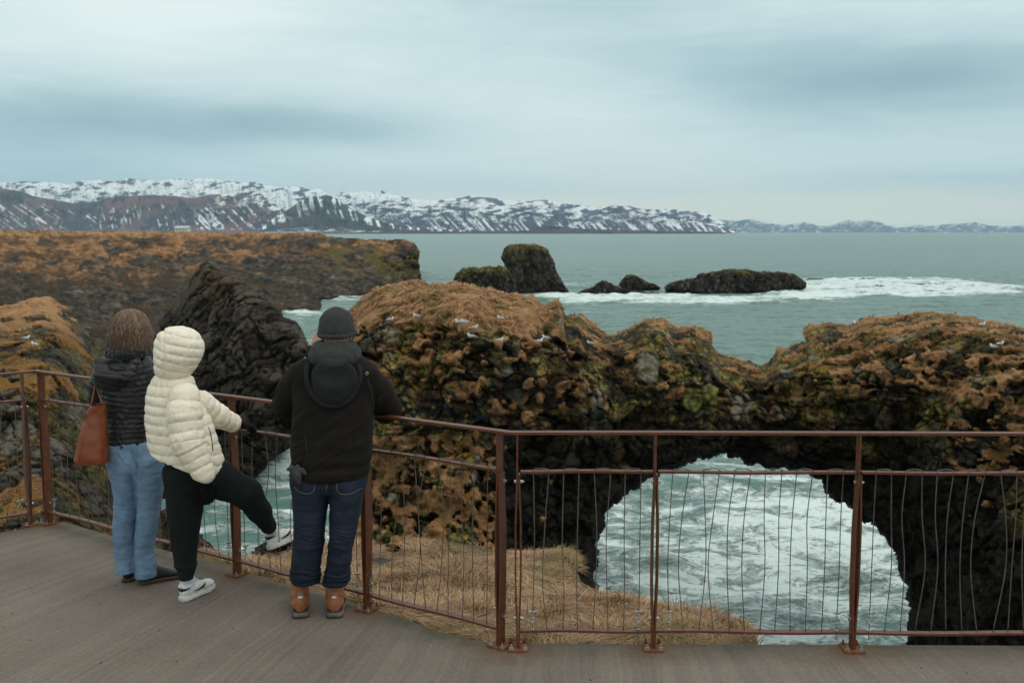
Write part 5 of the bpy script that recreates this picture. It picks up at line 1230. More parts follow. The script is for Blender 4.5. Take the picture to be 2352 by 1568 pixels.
# ================================================================== man in the dark jacket
man = empty('person', gnd(735, 1405), label='man in black hooded jacket, charcoal beanie, dark jeans and tan boots leaning on the rail', cat='person')
D = 5.42
hc = A(773, 762, D)
mp = head_prims(hc, (-0.05, 1, 0.02), 1.0)
shL, shR, elL, elR = A(700, 855, D), A(842, 862, D), A(652, 930, 5.62), A(892, 940, 5.72)
wrL, wrR = A(722, 806, 5.62), A(800, 835, 5.80)
mp += [(stackz([(830, 712, 836, D, .08), (870, 692, 850, D, .11), (950, 690, 842, D, .115), (1040, 688, 838, D, .11), (1090, 690, 834, D, .10), (1115, 700, 822, D, .09)]), 0.04),
       (chain([shL, elL, wrL], [.052, .042, .030]), 0.03), (chain([shR, elR, wrR], [.052, .042, .030]), 0.03),
       (chain([A(718, 1120, D), A(712, 1225, D+.03), A(703, 1325, D+.09)], [.065, .048, .034]), 0.015), (chain([A(800, 1120, D), A(788, 1225, D+.03), A(774, 1325, D+.09)], [.065, .048, .034]), 0.015)]
mp += hand(wrL, A(735, 770, 5.58)-wrL, (0.6, 0.35, 0.2), 1.0, 0.75, 1, 0.4)
mp += hand(wrR, A(778, 790, 5.70)-wrR, (-0.6, -0.2, 0.3), 1.0, 0.7, -1, 0.4)
build_sdf('body', mp, 0.0065, M_SKIN, man, sm=1)
# phone held up in front of the face
hp = A(757, 785, 5.72); MB().box(hp, (0.078, 0, 0.0), (0, 0.0045, 0), (0, 0, 0.037)).build('phone', M_DARKR, None, bevel=0.004)
tag(bpy.data.objects['phone'], 'dark phone held up before the face of the man in the beanie', 'phone')
tor = stackz([(822, 712, 834, D, .085), (834, 694, 846, D, .10), (846, 684, 854, D, .118), (862, 678, 857, D, .13), (900, 677, 856, D, .142), (950, 676, 853, D, .146), (1000, 673, 851, D, .148), (1040, 671, 850, D, .150), (1072, 672, 846, D, .150), (1092, 676, 842, D, .146)], 2.3)
armL = chain([A(700, 858, D), A(672, 895, 5.50), A(657, 932, 5.62), A(690, 900, 5.68), A(722, 808, 5.62)], [.078, .080, .072, .058, .042])
armR = chain([A(834, 862, D), A(868, 900, 5.52), A(888, 938, 5.70), A(860, 905, 5.80), A(806, 846, 5.82)], [.078, .082, .078, .060, .046])
def man_jacket(V, N):
    dA = np.minimum(armL[2](V)[0], armR[2](V)[0]); dT = tor[2](V)[0]; arm = S(dT-dA, -0.01, 0.03)
    x, y = proj(V); back = 1-arm
    r = -0.007*np.exp(-(np.abs(dT-dA)/0.010)**2)*S(y, 850, 880)                        # armhole creases
    q = np.stack([V[:, 0]*0.6+0.8*V[:, 2], V[:, 1]*0.4, V[:, 2]*0.9-V[:, 0]*0.8], 1)
    r += back*0.013*(1-np.abs(fbm(q*np.array([1, 1, 2.2]), 0.19, 3, 711)))*S(y, 900, 980)
    r += back*0.006*np.sin(((V[:, 2]+0.05*vn(V, 0.2, 712)+0.10*np.abs(V[:, 0]+1.02))/0.055)*math.pi)*S(y, 1040, 1075)*S(y, 1095, 1080)
    a = np.where(armL[2](V)[0] < armR[2](V)[0], armL[2](V)[1], armR[2](V)[1])
    r += arm*0.008*(np.abs(np.sin((a+0.035*vn(V, 0.10, 713)+0.3*V[:, 1])/0.075*math.pi))**0.6-.5)*(0.4+S(vn(V, .1, 714), -.3, .3))
    return r
jo, jV, jF = build_sdf('jacket', [(tor, .02), (armL, .045), (armR, .045), (ell(A(773, 836, D+.0), (.125, .095, .055)), .03)], 0.006, M_SHELL, man, sm=2, post=man_jacket)
# hanging storm hood: outer pouch with a rolled rim
hd_c = A(768, 868, 5.272)
hpz = [(ell(hd_c, (.122, .040, .105)), .02), (ell(A(764, 905, 5.268), (.080, .034, .078)), .06)]
def hood_post(V, N): return 0.005*(1-np.abs(fbm(V*np.array([1.6, 1, 1]), 0.09, 3, 721)))*1.0
ho, hV, hF = build_sdf('storm_hood', hpz, 0.006, M_SHELL2, jo, sm=2, post=hood_post, cuts=[((ell(A(769, 852, 5.225), (.090, .028, .070))), .03)])
rim = [(706, 838), (704, 862), (709, 888), (722, 911), (742, 928), (764, 934), (786, 929), (806, 912), (820, 888), (828, 862), (824, 842)]
P_ = surfline(jV, rim, 0.020, 26, 6)
rimV = [(chain(list(P_[k:k+2]), [0.0125, 0.0125]), 0.02) for k in range(len(P_)-1)]
build_sdf('hood_rim', rimV, 0.005, M_SHELL2, ho, sm=2, post=lambda V, N: 0.003*vn(V, 0.05, 722))
# fleece hood of the jumper underneath, gathered at the neck
nc = A(769, 806, 5.40)
fl = []
for (dz, rx, ry, r, tl) in ((0.030, .088, .080, .020, 0.00), (0.012, .100, .092, .024, 0.10), (-0.020, .108, .100, .030, 0.22)):
    ring = [nc+np.array([rx*math.cos(q), ry*math.sin(q), dz+tl*ry*math.sin(q)]) for q in np.linspace(0, 2*math.pi, 17)]
    for k in range(16): fl.append((cone(ring[k], ring[k+1], r, r), 0.018))
fl += [(ell(A(768, 822, 5.285), (.088, .035, .042)), .03), (ell(A(766, 836, 5.272), (.055, .030, .030)), .03), (ell(A(735, 812, 5.34), (.035, .05, .045)), .03), (ell(A(800, 812, 5.34), (.035, .05, .045)), .03)]
build_sdf('fleece_hood', fl, 0.005, M_FLEECE, man, sm=1, post=lambda V, N: 0.004*(1-np.abs(fbm(V*np.array([.8, .8, 2.4]), 0.07, 3, 731))))
# beanie with turned-up edge
bc = A(773, 746, D+.005)
def wool(V, N): return 0.0016*vn(V, 0.012, 741)+0.003*fbm(V, 0.06, 2, 742)
bo, _, _ = build_sdf('beanie', [(ell(bc+Z3*0.004, (.093, .108, .094)), .02), (ell(bc-Z3*0.035, (.097, .112, .060)), .03)], 0.005, M_WOOL, man, sm=1, post=wool, cuts=[(half(bc-Z3*0.062, (0, -0.12, -1)), .01)])
ring = [bc-Z3*0.045+np.array([.094*math.cos(q), .108*math.sin(q), -.010*math.sin(q)*-1]) for q in np.linspace(0, 2*math.pi, 25)]
build_sdf('turned_edge', [(cone(ring[k], ring[k+1], .013, .013), .01) for k in range(24)], 0.004, M_WOOL, bo, sm=1, post=wool)
# jeans
legL = stackz([(1062, 672, 762, D, .13), (1100, 671, 758, D, .135), (1135, 673, 757, D, .125), (1180, 675, 750, D+.01, .105), (1230, 676, 745, D+.03, .095), (1275, 672, 739, D+.06, .088), (1306, 669, 735, D+.09, .082), (1334, 671, 733, D+.11, .078)], 2.1)
legR = stackz([(1062, 752, 844, D, .13), (1100, 754, 840, D, .135), (1135, 756, 835, D, .125), (1180, 757, 826, D+.01, .105), (1230, 757, 815, D+.03, .095), (1275, 753, 808, D+.06, .088), (1306, 749, 803, D+.09, .082), (1338, 744, 800, D+.11, .078)], 2.1)
hip = stackz([(1040, 674, 844, D, .115), (1080, 672, 846, D, .130), (1110, 673, 842, D, .135), (1128, 684, 832, D, .11)], 2.3)
def jean_post(V, N):
    x, y = proj(V)
    r = folds(V, N, [(0.52, 0.08), (0.30, .05)], 0.0050, 0.030, 751)+0.004*fbm(V*np.array([1, 1, .7]), 0.10, 3, 752)+0.006*(0.5-np.abs(fbm(V*np.array([.7, 1, 1.3])+V[:, [2]]*np.array([.5, 0, 0]), 0.11, 3, 754)))
    st = S(y, 1300, 1322); r += st*0.015*(np.abs(np.sin((V[:, 2]+0.016*vn(V, .06, 753)+0.10*(V[:, 0]))/0.034*math.pi))**0.7-0.45)
    r += -0.010*np.exp(-((x-757)/4)**2)*S(y, 1150, 1120)
    return r
je, jeV, _ = build_sdf('jeans', [(hip, .02), (legL, .02), (legR, .012)], 0.006, M_DEN2, man, sm=1, post=jean_post,
    cols=jeans_cols([(712, 1130, 30, 60, .5), (795, 1130, 30, 60, .5), (712, 1210, 30, 50, .7), (790, 1210, 28, 50, .7), (705, 1290, 24, 40, .5), (780, 1290, 24, 40, .5)], 0.85))
M_STITCH = mat_noise('pale_stitching', (0.20, 0.17, 0.13), (0.28, 0.24, 0.19), 90, 0.8, 0, 0)
def stitch(parent, V, line, r=0.0013, mat=None, name='seam', off=0.003):
    MB().tube(surfline(V, line, off, 16, 5), r, 5).build(name, mat or M_STITCH, parent, smooth=True)
stitch(je, jeV, [(772, 1086), (773, 1112), (774, 1134), (792, 1136), (808, 1134), (830, 1120)]); stitch(je, jeV, [(676, 1118), (688, 1130), (706, 1135), (722, 1128), (724, 1092)]); stitch(je, jeV, [(750, 1088), (752, 1110), (749, 1128)]); stitch(je, jeV, [(772, 1088), (800, 1087), (838, 1078)])
# zips, drawcord and eyelet on the jacket
M_ZIP = mat_noise('black_zip', (0.006, 0.006, 0.006), (0.012, 0.012, 0.012), 300, 0.4, 0.4, 0.001)
stitch(jo, jV, [(702, 1002), (704, 1025), (708, 1052)], 0.0028, M_ZIP, 'zip', 0.002); stitch(jo, jV, [(819, 1000), (822, 1018), (828, 1042)], 0.0028, M_ZIP, 'zip', 0.002)
M_CORD = mat_noise('dark_cord', (0.03, 0.03, 0.032), (0.06, 0.06, 0.062), 200, 0.6, 0.2, 0.001)
MB().tube(surfline(jV, [(845, 872), (850, 890), (856, 918), (860, 942), (864, 972)], 0.012, 16, 5), 0.0020, 6).build('drawcord', M_CORD, jo, smooth=True)
c_ = surfline(jV, [(842, 857), (843, 858)], 0.006, 2, 5)[0]
MB().tube([c_+np.array([.0075*math.cos(q), -0.001, .0075*math.sin(q)]) for q in np.linspace(0, 2*math.pi, 15)[:-1]], 0.0022, 6, closed=True).build('eyelet', M_STEEL, jo, smooth=True)
# tan work boots
for (x, y, tx, ty) in ((691, 1421, 686, 1372), (768, 1421, 774, 1372)):
    hl = gnd(x, y); td = gnd(tx, ty)-hl; td[2] = 0
    sh, fr, hw, ht, st = leather_foot(man, 'boot', (M_TAN, M_TANS), hl+unit(td)*0.012, td, 0.285, 0.040, 0.053, 'boot')
    f_, s_ = fr[1], fr[2]; o_ = fr[0]
    shaft = [o_+f_*(0.062+0.02*q)+np.array([0, 0, 0.085+0.125*q]) for q in (0, .5, 1)]
    sp = [(ell(o_+f_*0.062+Z3*0.085, (.046, .058, .058), [s_, f_, Z3]), .03), (chain(shaft, [.048, .045, .048]), .03)]
    build_sdf('shaft', sp, 0.004, M_TAN, sh, sm=1, post=lambda V, N: 0.003*fbm(V*np.array([1, 1, 1.6]), 0.05, 3, 761))
    V, F, _ = loft_foot(o_-f_*0.008, td, 0.11, lambda u: (0.050 if u > .1 else .036, 0.012, 0), Z3, 0.0, 4.0); m = MB(); m.add(V, F); m.build('heel_lug', M_DARKR, sh)
    V, F, _ = loft_foot(o_-f_*0.002, td, 0.285, lambda u: (float(hw(u))+.006, .006, .006*math.sin(u*3)), Z3, 0.0345, 4.0); m = MB(); m.add(V, F); m.build('welt', M_DARKR, sh)
    c_ = o_-f_*0.002+Z3*0.128
    MB().box(c_+f_*0.000, s_*0.013, f_*0.010, (0, 0, .005)).build('reflective_tab', M_REFL, sh, bevel=0.003)
    MB().box(o_+f_*0.026+Z3*0.175, s_*0.011, f_*0.006+Z3*-0.0005, Z3*0.035).build('pull_loop', M_TAN, sh, bevel=0.003)
    for e_ in (-1, 1): MB().tube([o_+f_*0.022+s_*e_*0.018+Z3*0.205, o_+f_*0.008+s_*e_*0.020+Z3*0.16, o_-f_*0.000+s_*e_*0.030+Z3*0.132, o_+f_*0.02+s_*e_*0.046+Z3*0.126, o_+f_*0.07+s_*e_*0.052+Z3*0.118], 0.0016, 5).build('stitching', M_WELT, sh, smooth=True)
# grey knitted gloves hanging from the pocket
g0 = surfline(jeV, [(684, 1078), (685, 1080)], 0.020, 2, 6)[0]
gp = [(cone(g0+[0, 0, .016], g0+[.006, 0, -.006], .013, .012), .01)]
for dx, dz, r in ((-.050, .004, .0085), (-.040, -.030, .0075), (-.014, -.050, .008), (.008, -.066, .0125), (.044, -.020, .009)):
    e_ = g0+np.array([dx, -.012, dz]); gp.append((chain([g0+[0, -.004, -.004], lerp(g0, e_, .55)+[0, -.008, .010], e_], [.009, r, r*.9]), .005))
go, _, _ = build_sdf('gloves', gp, 0.0035, M_WOOLG, None, sm=1)
tag(go, 'grey marl knitted glove hanging from the back pocket of the dark jeans', 'glove')
go.name = 'glove'
# ================================================================== woman with the leather bag
wom = empty('person', gnd(325, 1335), label='woman with brown bob in black quilted jacket and light blue jeans at the railing', cat='person')
D = 6.15
hc = A(300, 764, D-.02)
wp = head_prims(hc, (0.45, 0.9, -0.05), 0.96)
wp += [(stackz([(835, 232, 345, D, .07), (880, 238, 345, D, .09), (960, 255, 345, D, .09), (1030, 256, 340, D, .09), (1060, 262, 350, D, .09), (1070, 268, 346, D, .08)]), .04),
       (chain([A(238, 850, D), A(224, 915, D+.06), A(232, 892, 6.55)], [.045, .036, .028]), .03), (chain([A(340, 852, D+.03), A(372, 922, D+.14), A(372, 905, 6.62)], [.045, .036, .028]), .03),
       (chain([A(286, 1070, D), A(288, 1185, D-.01), A(289, 1290, 6.12)], [.060, .042, .028]), .015), (chain([A(340, 1070, D), A(336, 1190, D-.01), A(336, 1295, 6.11)], [.060, .038, .026]), .015)]
wp += hand(A(232, 892, 6.55), (0.1, 1, -0.1), (0, 0, -1), 0.92, 0.5, 1)+hand(A(372, 905, 6.62), (-0.3, 1, -0.1), (0, 0, -1), 0.92, 0.5, -1)
build_sdf('body', wp, 0.0065, M_SKIN, wom, sm=1)
wt_ = stackz([(806, 272, 330, D, .06), (816, 252, 338, D, .085), (830, 232, 348, D, .11), (845, 226, 352, D, .122), (880, 228, 352, D, .128), (920, 238, 350, D, .124), (960, 245, 349, D, .118), (1000, 247, 347, D, .122), (1031, 246, 346, D, .128)], 2.3)
wL = chain([A(238, 852, D), A(225, 885, D+.02), A(222, 915, D+.07), A(232, 896, 6.50)], [.055, .055, .050, .038])
wR = chain([A(338, 852, D+.02), A(352, 890, D+.05), A(372, 922, D+.14), A(372, 906, 6.56)], [.058, .056, .050, .038])
def wom_jacket(V, N):
    dL, aL = wL[2](V); dR, aR = wR[2](V); dT = wt_[2](V)[0]; dA = np.minimum(dL, dR); arm = S(dT-dA, -0.005, 0.02); a = np.where(dL < dR, aL, aR)
    z = V[:, 2]+0.022*V[:, 0]+0.010*vn(V, 0.16, 801)
    z = z+0.008*vn(V, .05, 805)
    r = (1-arm)*puff(z, 0.034, 0.0050, 0.7)*(.5+.6*S(vn(V, .09, 806), -.5, .4))+arm*puff(a+0.01*vn(V, .1, 802), 0.045, 0.006, 0.6)*S(V[:, 2], 1.52, 1.42)
    r += 0.0035*fbm(V*np.array([1.6, 1.6, .9]), 0.035, 3, 803)
    r += -0.010*np.exp(-(np.abs(dT-dA)/0.007)**2)
    x, y = proj(V); r += -0.006*np.exp(-((x-337)/2.5)**2)*(1-arm)
    return r
wj, wjV, _ = build_sdf('jacket', [(wt_, .02), (wL, .025), (wR, .025)], 0.005, M_JBLK, wom, sm=1, post=wom_jacket)
hp_ = [(ell(A(255, 868, 6.035), (.118, .062, .082)), .03), (ell(A(262, 840, 6.03), (.110, .060, .060)), .03), (cone(A(228, 828, 6.02), A(232, 858, 5.99), .030, .034), .02), (cone(A(312, 826, 6.03), A(292, 862, 5.985), .030, .036), .02), (cone(A(230, 860, 5.985), A(290, 866, 5.98), .036, .036), .03)]
def wh_post(V, N):
    q = V[:, 2]+0.25*V[:, 0]; return puff(q+0.016*vn(V, .1, 811)+.006*vn(V, .04, 813), 0.040, 0.0075, .6)+0.004*fbm(V, 0.035, 3, 812)
build_sdf('hood', hp_, 0.005, M_JBLK, wj, sm=2, post=wh_post, cuts=[(ell(A(262, 836, 5.965), (.062, .040, .036)), .02)])
# black fleece lining at the collar
rg = [A(294, 806, 6.10)+np.array([.108*math.cos(q), .10*math.sin(q), .014*math.sin(q)]) for q in np.linspace(0, 2*math.pi, 21)]
fc = [(cone(rg[k], rg[k+1], .024, .024), .015) for k in range(20)]+[(ell(A(334, 816, 6.24), (.030, .045, .045)), .02)]
build_sdf('fur_collar', fc, 0.004, M_FUR, wj, sm=0, post=lambda V, N: 0.006*vn(V, 0.012, 821)+0.004*vn(V, 0.03, 822))
# wavy bob: a base volume and several thousand strands
hb = [(ell(hc+[0, -.004, .018], (.100, .112, .112)), .03), (ell(hc+[-.005, -.018, -.055], (.092, .088, .070)), .04)]
ho_, hV_, hF_ = build_sdf('hair', hb, 0.006, M_HAIR, wom, sm=1, post=lambda V, N: 0.004*vn(V*np.array([1, 1, .35]), 0.02, 831), cols=lambda V, N: np.tile([0.085, 0.046, 0.028], (len(V), 1)))
def strands(n):
    r_ = np.random.default_rng(11); crown = hc+np.array([-.01, -.02, .115]); Vs, Fs, Cs = [], [], []; K = 11; off = 0
    for q in range(n):
        a = r_.uniform(0, 2*math.pi)
        if 0.15 < ((a-math.atan2(.9, .45))/(2*math.pi)) % 1 < 0.0: continue
        ra = r_.uniform(1.0, 1.12); ln = r_.uniform(.72, 1.04); ph = r_.normal(0, .5)+a*5; wa = r_.uniform(.006, .016); wl = r_.uniform(2.2, 3.6); fl_ = r_.uniform(-.3, 1.2); st = r_.uniform(0.02, .5)
        P = []
        for k in range(K):
            t = st+(1-st)*k/(K-1); th = t*2.30*ln
            rx, ry, rz = .106*ra, .116*ra, .125*ra
            if th < 1.45: p = np.array([math.sin(th)*rx*math.cos(a), math.sin(th)*ry*math.sin(a), math.cos(th)*rz])
            else:
                e_ = (th-1.45); p = np.array([rx*math.cos(a)*(1-.10*e_), ry*math.sin(a)*(1-.20*e_), math.cos(1.45)*rz-e_*.150])
                if t > .88: p += np.array([math.cos(a), math.sin(a), .25])*.03*fl_*(t-.88)/.12
            tw = wa*math.sin(ph+t*wl*6.28)*S(t, .15, .4); p = p+np.array([-math.sin(a), math.cos(a), 0])*tw+np.array([math.cos(a), math.sin(a), 0])*tw*.5
            P.append(hc+np.array([0, -.002, .010])+p)
        P = np.array(P); T = np.gradient(P, axis=0); o = P-hc; sd = np.cross(T, o); sd /= np.linalg.norm(sd, axis=1)[:, None]+1e-9
        w_ = r_.uniform(.0009, .0019)*np.interp(np.arange(K), [0, 2, K-2, K-1], [.6, 1, .8, .2])
        nn = o/np.linalg.norm(o, axis=1)[:, None]
        Vs += [P-sd*w_[:, None], P+nn*w_[:, None]*.7, P+sd*w_[:, None]]
        i0 = off; k_ = np.arange(K-1)
        for b_ in (0, 1): Fs.append(np.stack([i0+b_*K+k_, i0+b_*K+k_+1, i0+(b_+1)*K+k_+1, i0+(b_+1)*K+k_], 1))
        c = lerp(np.array([.040, .019, .010]), np.array([.28, .155, .088]), r_.random()**1.1)
        if r_.random() < .10: c = np.array([.42, .27, .17])
        Cs += [c*np.interp(np.arange(K)[:, None]/K, [0, .5, 1], [1.05, 1.0, .8])]*3
        off += 3*K
    return np.concatenate(Vs), np.concatenate(Fs), np.concatenate(Cs)
V, F, Cc = strands(5200); so = mesh_np('strands', V, F, M_HAIR, ho_, cols=Cc)
# light blue jeans
D = 6.13
wlL = stackz([(1018, 250, 302, D, .105), (1050, 248, 308, D, .115), (1080, 253, 318, D, .112), (1110, 260, 316, D, .098), (1140, 265, 314, D, .088), (1175, 263, 314, D, .080), (1210, 260, 308, D, .076), (1265, 264, 307, D, .070), (1312, 269, 311, D-.02, .068)])
wlR = stackz([(1018, 296, 346, D, .105), (1050, 300, 372, D, .115), (1080, 306, 376, D, .112), (1110, 312, 375, D, .100), (1140, 314, 372, D, .088), (1175, 316, 366, D, .080), (1210, 311, 360, D, .076), (1265, 309, 353, D, .070), (1324, 311, 360, D-.02, .070)])
whip = stackz([(1012, 252, 344, D, .10), (1045, 249, 366, D, .118), (1075, 254, 372, D, .112), (1084, 262, 366, D, .09)])
def wj_post(V, N):
    x, y = proj(V); r = folds(V, N, [(0.70, .04), (.50, .07), (.20, .06)], .0032, .026, 841, 0.3)+.003*fbm(V*np.array([1, 1, .6]), .09, 3, 842)+0.005*(0.5-np.abs(fbm(V*np.array([.7, 1, 1.4])+V[:, [2]]*np.array([.5, 0, 0]), 0.10, 3, 843)))
    hem = (np.abs(V[:, 2]-zof(335, 1318, D)) < .0); return r-.008*np.exp(-((x-316)/3.5)**2)*S(y, 1120, 1090)
wjn, wjnV, _ = build_sdf('jeans', [(whip, .02), (wlL, .02), (wlR, .012)], .0055, M_DEN1, wom, sm=1, post=wj_post,
    cols=jeans_cols([(285, 1055, 20, 24, .35), (335, 1060, 22, 24, .35), (290, 1110, 18, 40, .22), (345, 1120, 18, 40, .22), (285, 1200, 16, 50, .1), (335, 1210, 16, 50, .1)], .95))
for ln in ([(301, 1034), (306, 1050), (315, 1072)], [(316, 1070), (332, 1073), (350, 1066), (368, 1056)], [(268, 1036), (276, 1052), (286, 1064), (300, 1070)]): stitch(wjn, wjnV, ln, .0014, mat_noise('denim_seam', (.05, .09, .17), (.09, .14, .24), 90, .8, 0, 0))
stitch(wjn, wjnV, [(268, 1304), (285, 1309), (308, 1301)], .0022, mat_noise('pale_hem', (.20, .30, .42), (.26, .36, .48), 90, .8, 0, 0)); stitch(wjn, wjnV, [(312, 1314), (335, 1319), (358, 1309)], .0022, bpy.data.materials['pale_hem'])
for (x, y, tx, ty, L) in ((284, 1341, 322, 1316, .262), (318, 1345, 398, 1329, .275)):
    hl = gnd(x, y)+[0, .03, 0]; td = gnd(tx, ty)-gnd(x, y); td[2] = 0
    sh, fr, hw, ht, st = leather_foot(wom, 'shoe', (M_BLKL, M_BROWNS), hl, td, L, .034, .046, 'derby')
    V, F, _ = loft_foot(hl-fr[1]*.004, td, L+.008, lambda u: (float(hw(u))+.008, .005, .006*math.sin(u*3)), Z3, .019, 4.0); m = MB(); m.add(V, F); m.build('welt', M_WELT, sh)
    for k in range(4):
        c = fr[0]+fr[1]*(.115+.022*k)+Z3*(.098-.012*k); MB().tube([c-fr[2]*.020, c+Z3*.006, c+fr[2]*.020], .002, 5).build('lace', M_BLKL, sh, smooth=True)
# leather tote hanging from her forearm
def bag():
    root = empty('tote_bag', A(212, 1060, 5.98), label='cognac brown leather tote bag hanging from the arm of the woman in black', cat='bag')
    rings = [(926, 222, 240, .022), (932, 210, 240.5, .024), (945, 202, 241, .030), (962, 197, 241.5, .036), (985, 192, 242, .045), (1010, 187, 243, .055), (1035, 182, 244, .062), (1052, 179, 245, .066), (1060, 180, 245, .064), (1064, 184, 242, .056)]
    d0 = 5.96; V = []; n = 40; m = 46; rz = np.array(rings, float); ys = np.linspace(rz[0, 0], rz[-1, 0], m)
    for py in ys:
        l, r = np.interp(py, rz[:, 0], rz[:, 1]), np.interp(py, rz[:, 0], rz[:, 2]); dp = np.interp(py, rz[:, 0], rz[:, 3]); a, b = A(l, py, d0), A(r, py, d0); c = (a+b)/2; hx = (b[0]-a[0])/2
        for j in range(n):
            q = 2*math.pi*j/n; cx, sy = math.cos(q), math.sin(q); X_ = abs(cx)**.42*math.copysign(1, cx)*hx; Y_ = abs(sy)**.42*math.copysign(1, sy)*dp
            V.append(c+np.array([X_, Y_+X_*.25, 0]))
    V = np.array(V); t = np.repeat((ys-926)/138, n)
    x, y = proj(V); fr = (np.tile(np.sin(2*math.pi*np.arange(n)/n), m) < -.2)
    dent = -.020*np.exp(-((x-(214+16*t))/6)**2)*S(t, .55, .15)+.012*np.exp(-((x-(226))/7)**2)*S(t, .5, .0)-.014*np.exp(-((x-(200-4*t)-((y-1000)*.15))/5)**2)*np.exp(-((t-.35)/.3)**2)+.006*fbm(V*np.array([1, 1, .6]), .09, 3, 851)
    V[:, 1] -= dent*fr
    F = []
    for k in range(m-1):
        for j in range(n): F.append((k*n+j, k*n+(j+1) % n, (k+1)*n+(j+1) % n, (k+1)*n+j))
    F.append(tuple(range(n))); F.append(tuple((m-1)*n+j for j in range(n))[::-1])
    b = MB(); b.add(V, F); o = b.build('bag_body', M_BAG, root, smooth=True)
    for ln in ([(241, 927), (242, 970), (243, 1010), (244, 1045), (242, 1058), (232, 1063)], [(208, 938), (201, 960), (199, 985), (190, 1015), (183, 1045), (182, 1056)], [(182, 1056), (205, 1063), (232, 1063)]):
        MB().tube(surfline(V, ln, .002, 16, 4), .0028, 6).build('piping', M_BAG, o, smooth=True)
    for pts in ([A(205, 948, 5.95), A(211, 920, 5.97), A(217, 893, 6.02), A(219, 876, 6.10), A(221, 868, 6.20)], [A(233, 928, 5.93), A(230, 914, 5.96), A(226, 902, 6.0), A(222, 892, 6.06)]):
        MB().tube(pts, .0042, 8).build('strap', M_BAG, root, smooth=True)
    MB().tube([A(203, 952, 5.94), A(206, 942, 5.94)], .006, 8).build('buckle', mat_noise('brass', (.45, .3, .1), (.6, .42, .16), 30, .3, 0, 0, metal=1), root)
bag()
# ================================================================== hooded figure in the cream puffer
kid = empty('person', gnd(440, 1370), label='hooded figure in cream puffer jacket and black joggers with one foot up through the railing', cat='person')
D = 5.80
hc = A(412, 812, D)
FD = unit((0.75, 0.66, -0.12))
kp = head_prims(hc, FD, .95)
kHip, kKnee, kAnk = A(440, 1085, D), A(572, 1128, 5.86), A(620, 1214, 5.99)
kp += [(stackz([(885, 372, 440, D, .07), (930, 368, 462, D, .09), (1000, 372, 470, D, .10), (1060, 384, 464, D, .09), (1095, 394, 455, D, .08)]), .04),
       (chain([A(425, 908, 5.70), A(437, 1015, 5.64), A(472, 1098, 5.62)], [.045, .036, .028]), .03), (chain([A(462, 925, 5.90), A(500, 962, 5.98), A(545, 974, 6.12)], [.045, .036, .028]), .03),
       (chain([A(421, 1095, D), A(422, 1210, D), A(428, 1300, 5.80)], [.060, .045, .028]), .015), (chain([A(445, 1098, D), A(562, 1134, 5.86), A(608, 1196, 5.97)], [.060, .048, .030]), .015)]
build_sdf('body', kp, .0065, M_SKIN, kid, sm=1)
kt = stackz([(852, 362, 432, D, .10), (868, 354, 440, D, .115), (885, 345, 446, D, .128), (905, 340, 452, D, .14), (935, 337, 466, D, .148), (965, 337, 482, D, .152), (1000, 341, 494, D, .155), (1040, 347, 506, D, .158), (1060, 350, 512, D, .158), (1090, 358, 512, D, .156), (1118, 370, 505, D, .145)], 2.2)
ka = chain([A(424, 912, 5.66), A(424, 950, 5.63), A(432, 1015, 5.60), A(468, 1088, 5.60)], [.085, .094, .090, .062])
kb = chain([A(462, 925, 5.88), A(500, 955, 5.97), A(532, 970, 6.07)], [.075, .066, .058])
kh = stackz([(752, 388, 424, D-.03, .06), (757, 376, 440, D-.03, .095), (768, 364, 454, D-.03, .118), (784, 358, 464, D-.03, .132), (800, 356, 467, D-.03, .138), (820, 356, 462, D-.03, .138), (840, 357, 452, D-.02, .130), (856, 359, 440, D-.01, .12), (870, 368, 430, D, .10)], 2.1)
def kid_post(V, N):
    dT, _ = kt[2](V); dA, a = ka[2](V); dB, b = kb[2](V); dH, _ = kh[2](V)
    best = np.argmin(np.stack([dT, dA, dB, dH]), 0)
    wob = .005*vn(V, .16, 901)+.0025*vn(V, .05, 902)
    zt = V[:, 2]+.05*(V[:, 0]+1.5)+wob+.035*S(V[:, 0], -1.78, -1.62)*S(V[:, 2], 1.42, 1.30); zh = V[:, 2]+.26*V[:, 0]+wob*.7
    r = np.select([best == 0, best == 1, best == 2, best == 3], [puff(zt, .0565, .0125, .36), puff(a+wob+.025, .056, .0115, .36), puff(b+wob, .052, .010, .36), puff(zh, .0535, .0105, .36)])
    # gathers that radiate from the stitching
    ph = np.select([best == 0, best == 1, best == 2, best == 3], [zt/.0565, (a+wob+.025)/.056, (b+wob)/.052, zh/.0535])
    near = np.exp(-(np.abs(np.modf(ph+100)[0]-.0)/.22)**2)+np.exp(-(np.abs(np.modf(ph+100)[0]-1)/.22)**2)
    sc_ = np.where((best == 1) | (best == 2), 1., 1.)
    g_ = vn(V*np.array([3.2, 3.2, .8]), .045, 903)
    r += .0045*g_*(.15+near)+.0025*fbm(V, .05, 3, 904)
    dd = np.stack([dT, dA, dB, dH]); dd.sort(0); r += -.010*np.exp(-(np.abs(dd[0]-dd[1])/.007)**2)
    x, y = proj(V); r += -.007*np.exp(-((x-375)/2.6)**2)*(best == 3)+(-.004*np.exp(-((x-371-(y-950)*.06)/5)**2)*(best == 0))
    return r
cutp = half(A(430, 1084, D-.15), (-0.36, 0.0, -1.0))
kj, kjV, _ = build_sdf('puffer_jacket', [(kt, .02), (kh, .022), (kb, .025), (ka, .012)], .0052, M_CREAM, kid, sm=1, post=kid_post, cuts=[(cutp, .012), (ell(A(452, 832, D+.17), (.10, .13, .10)), .02)])
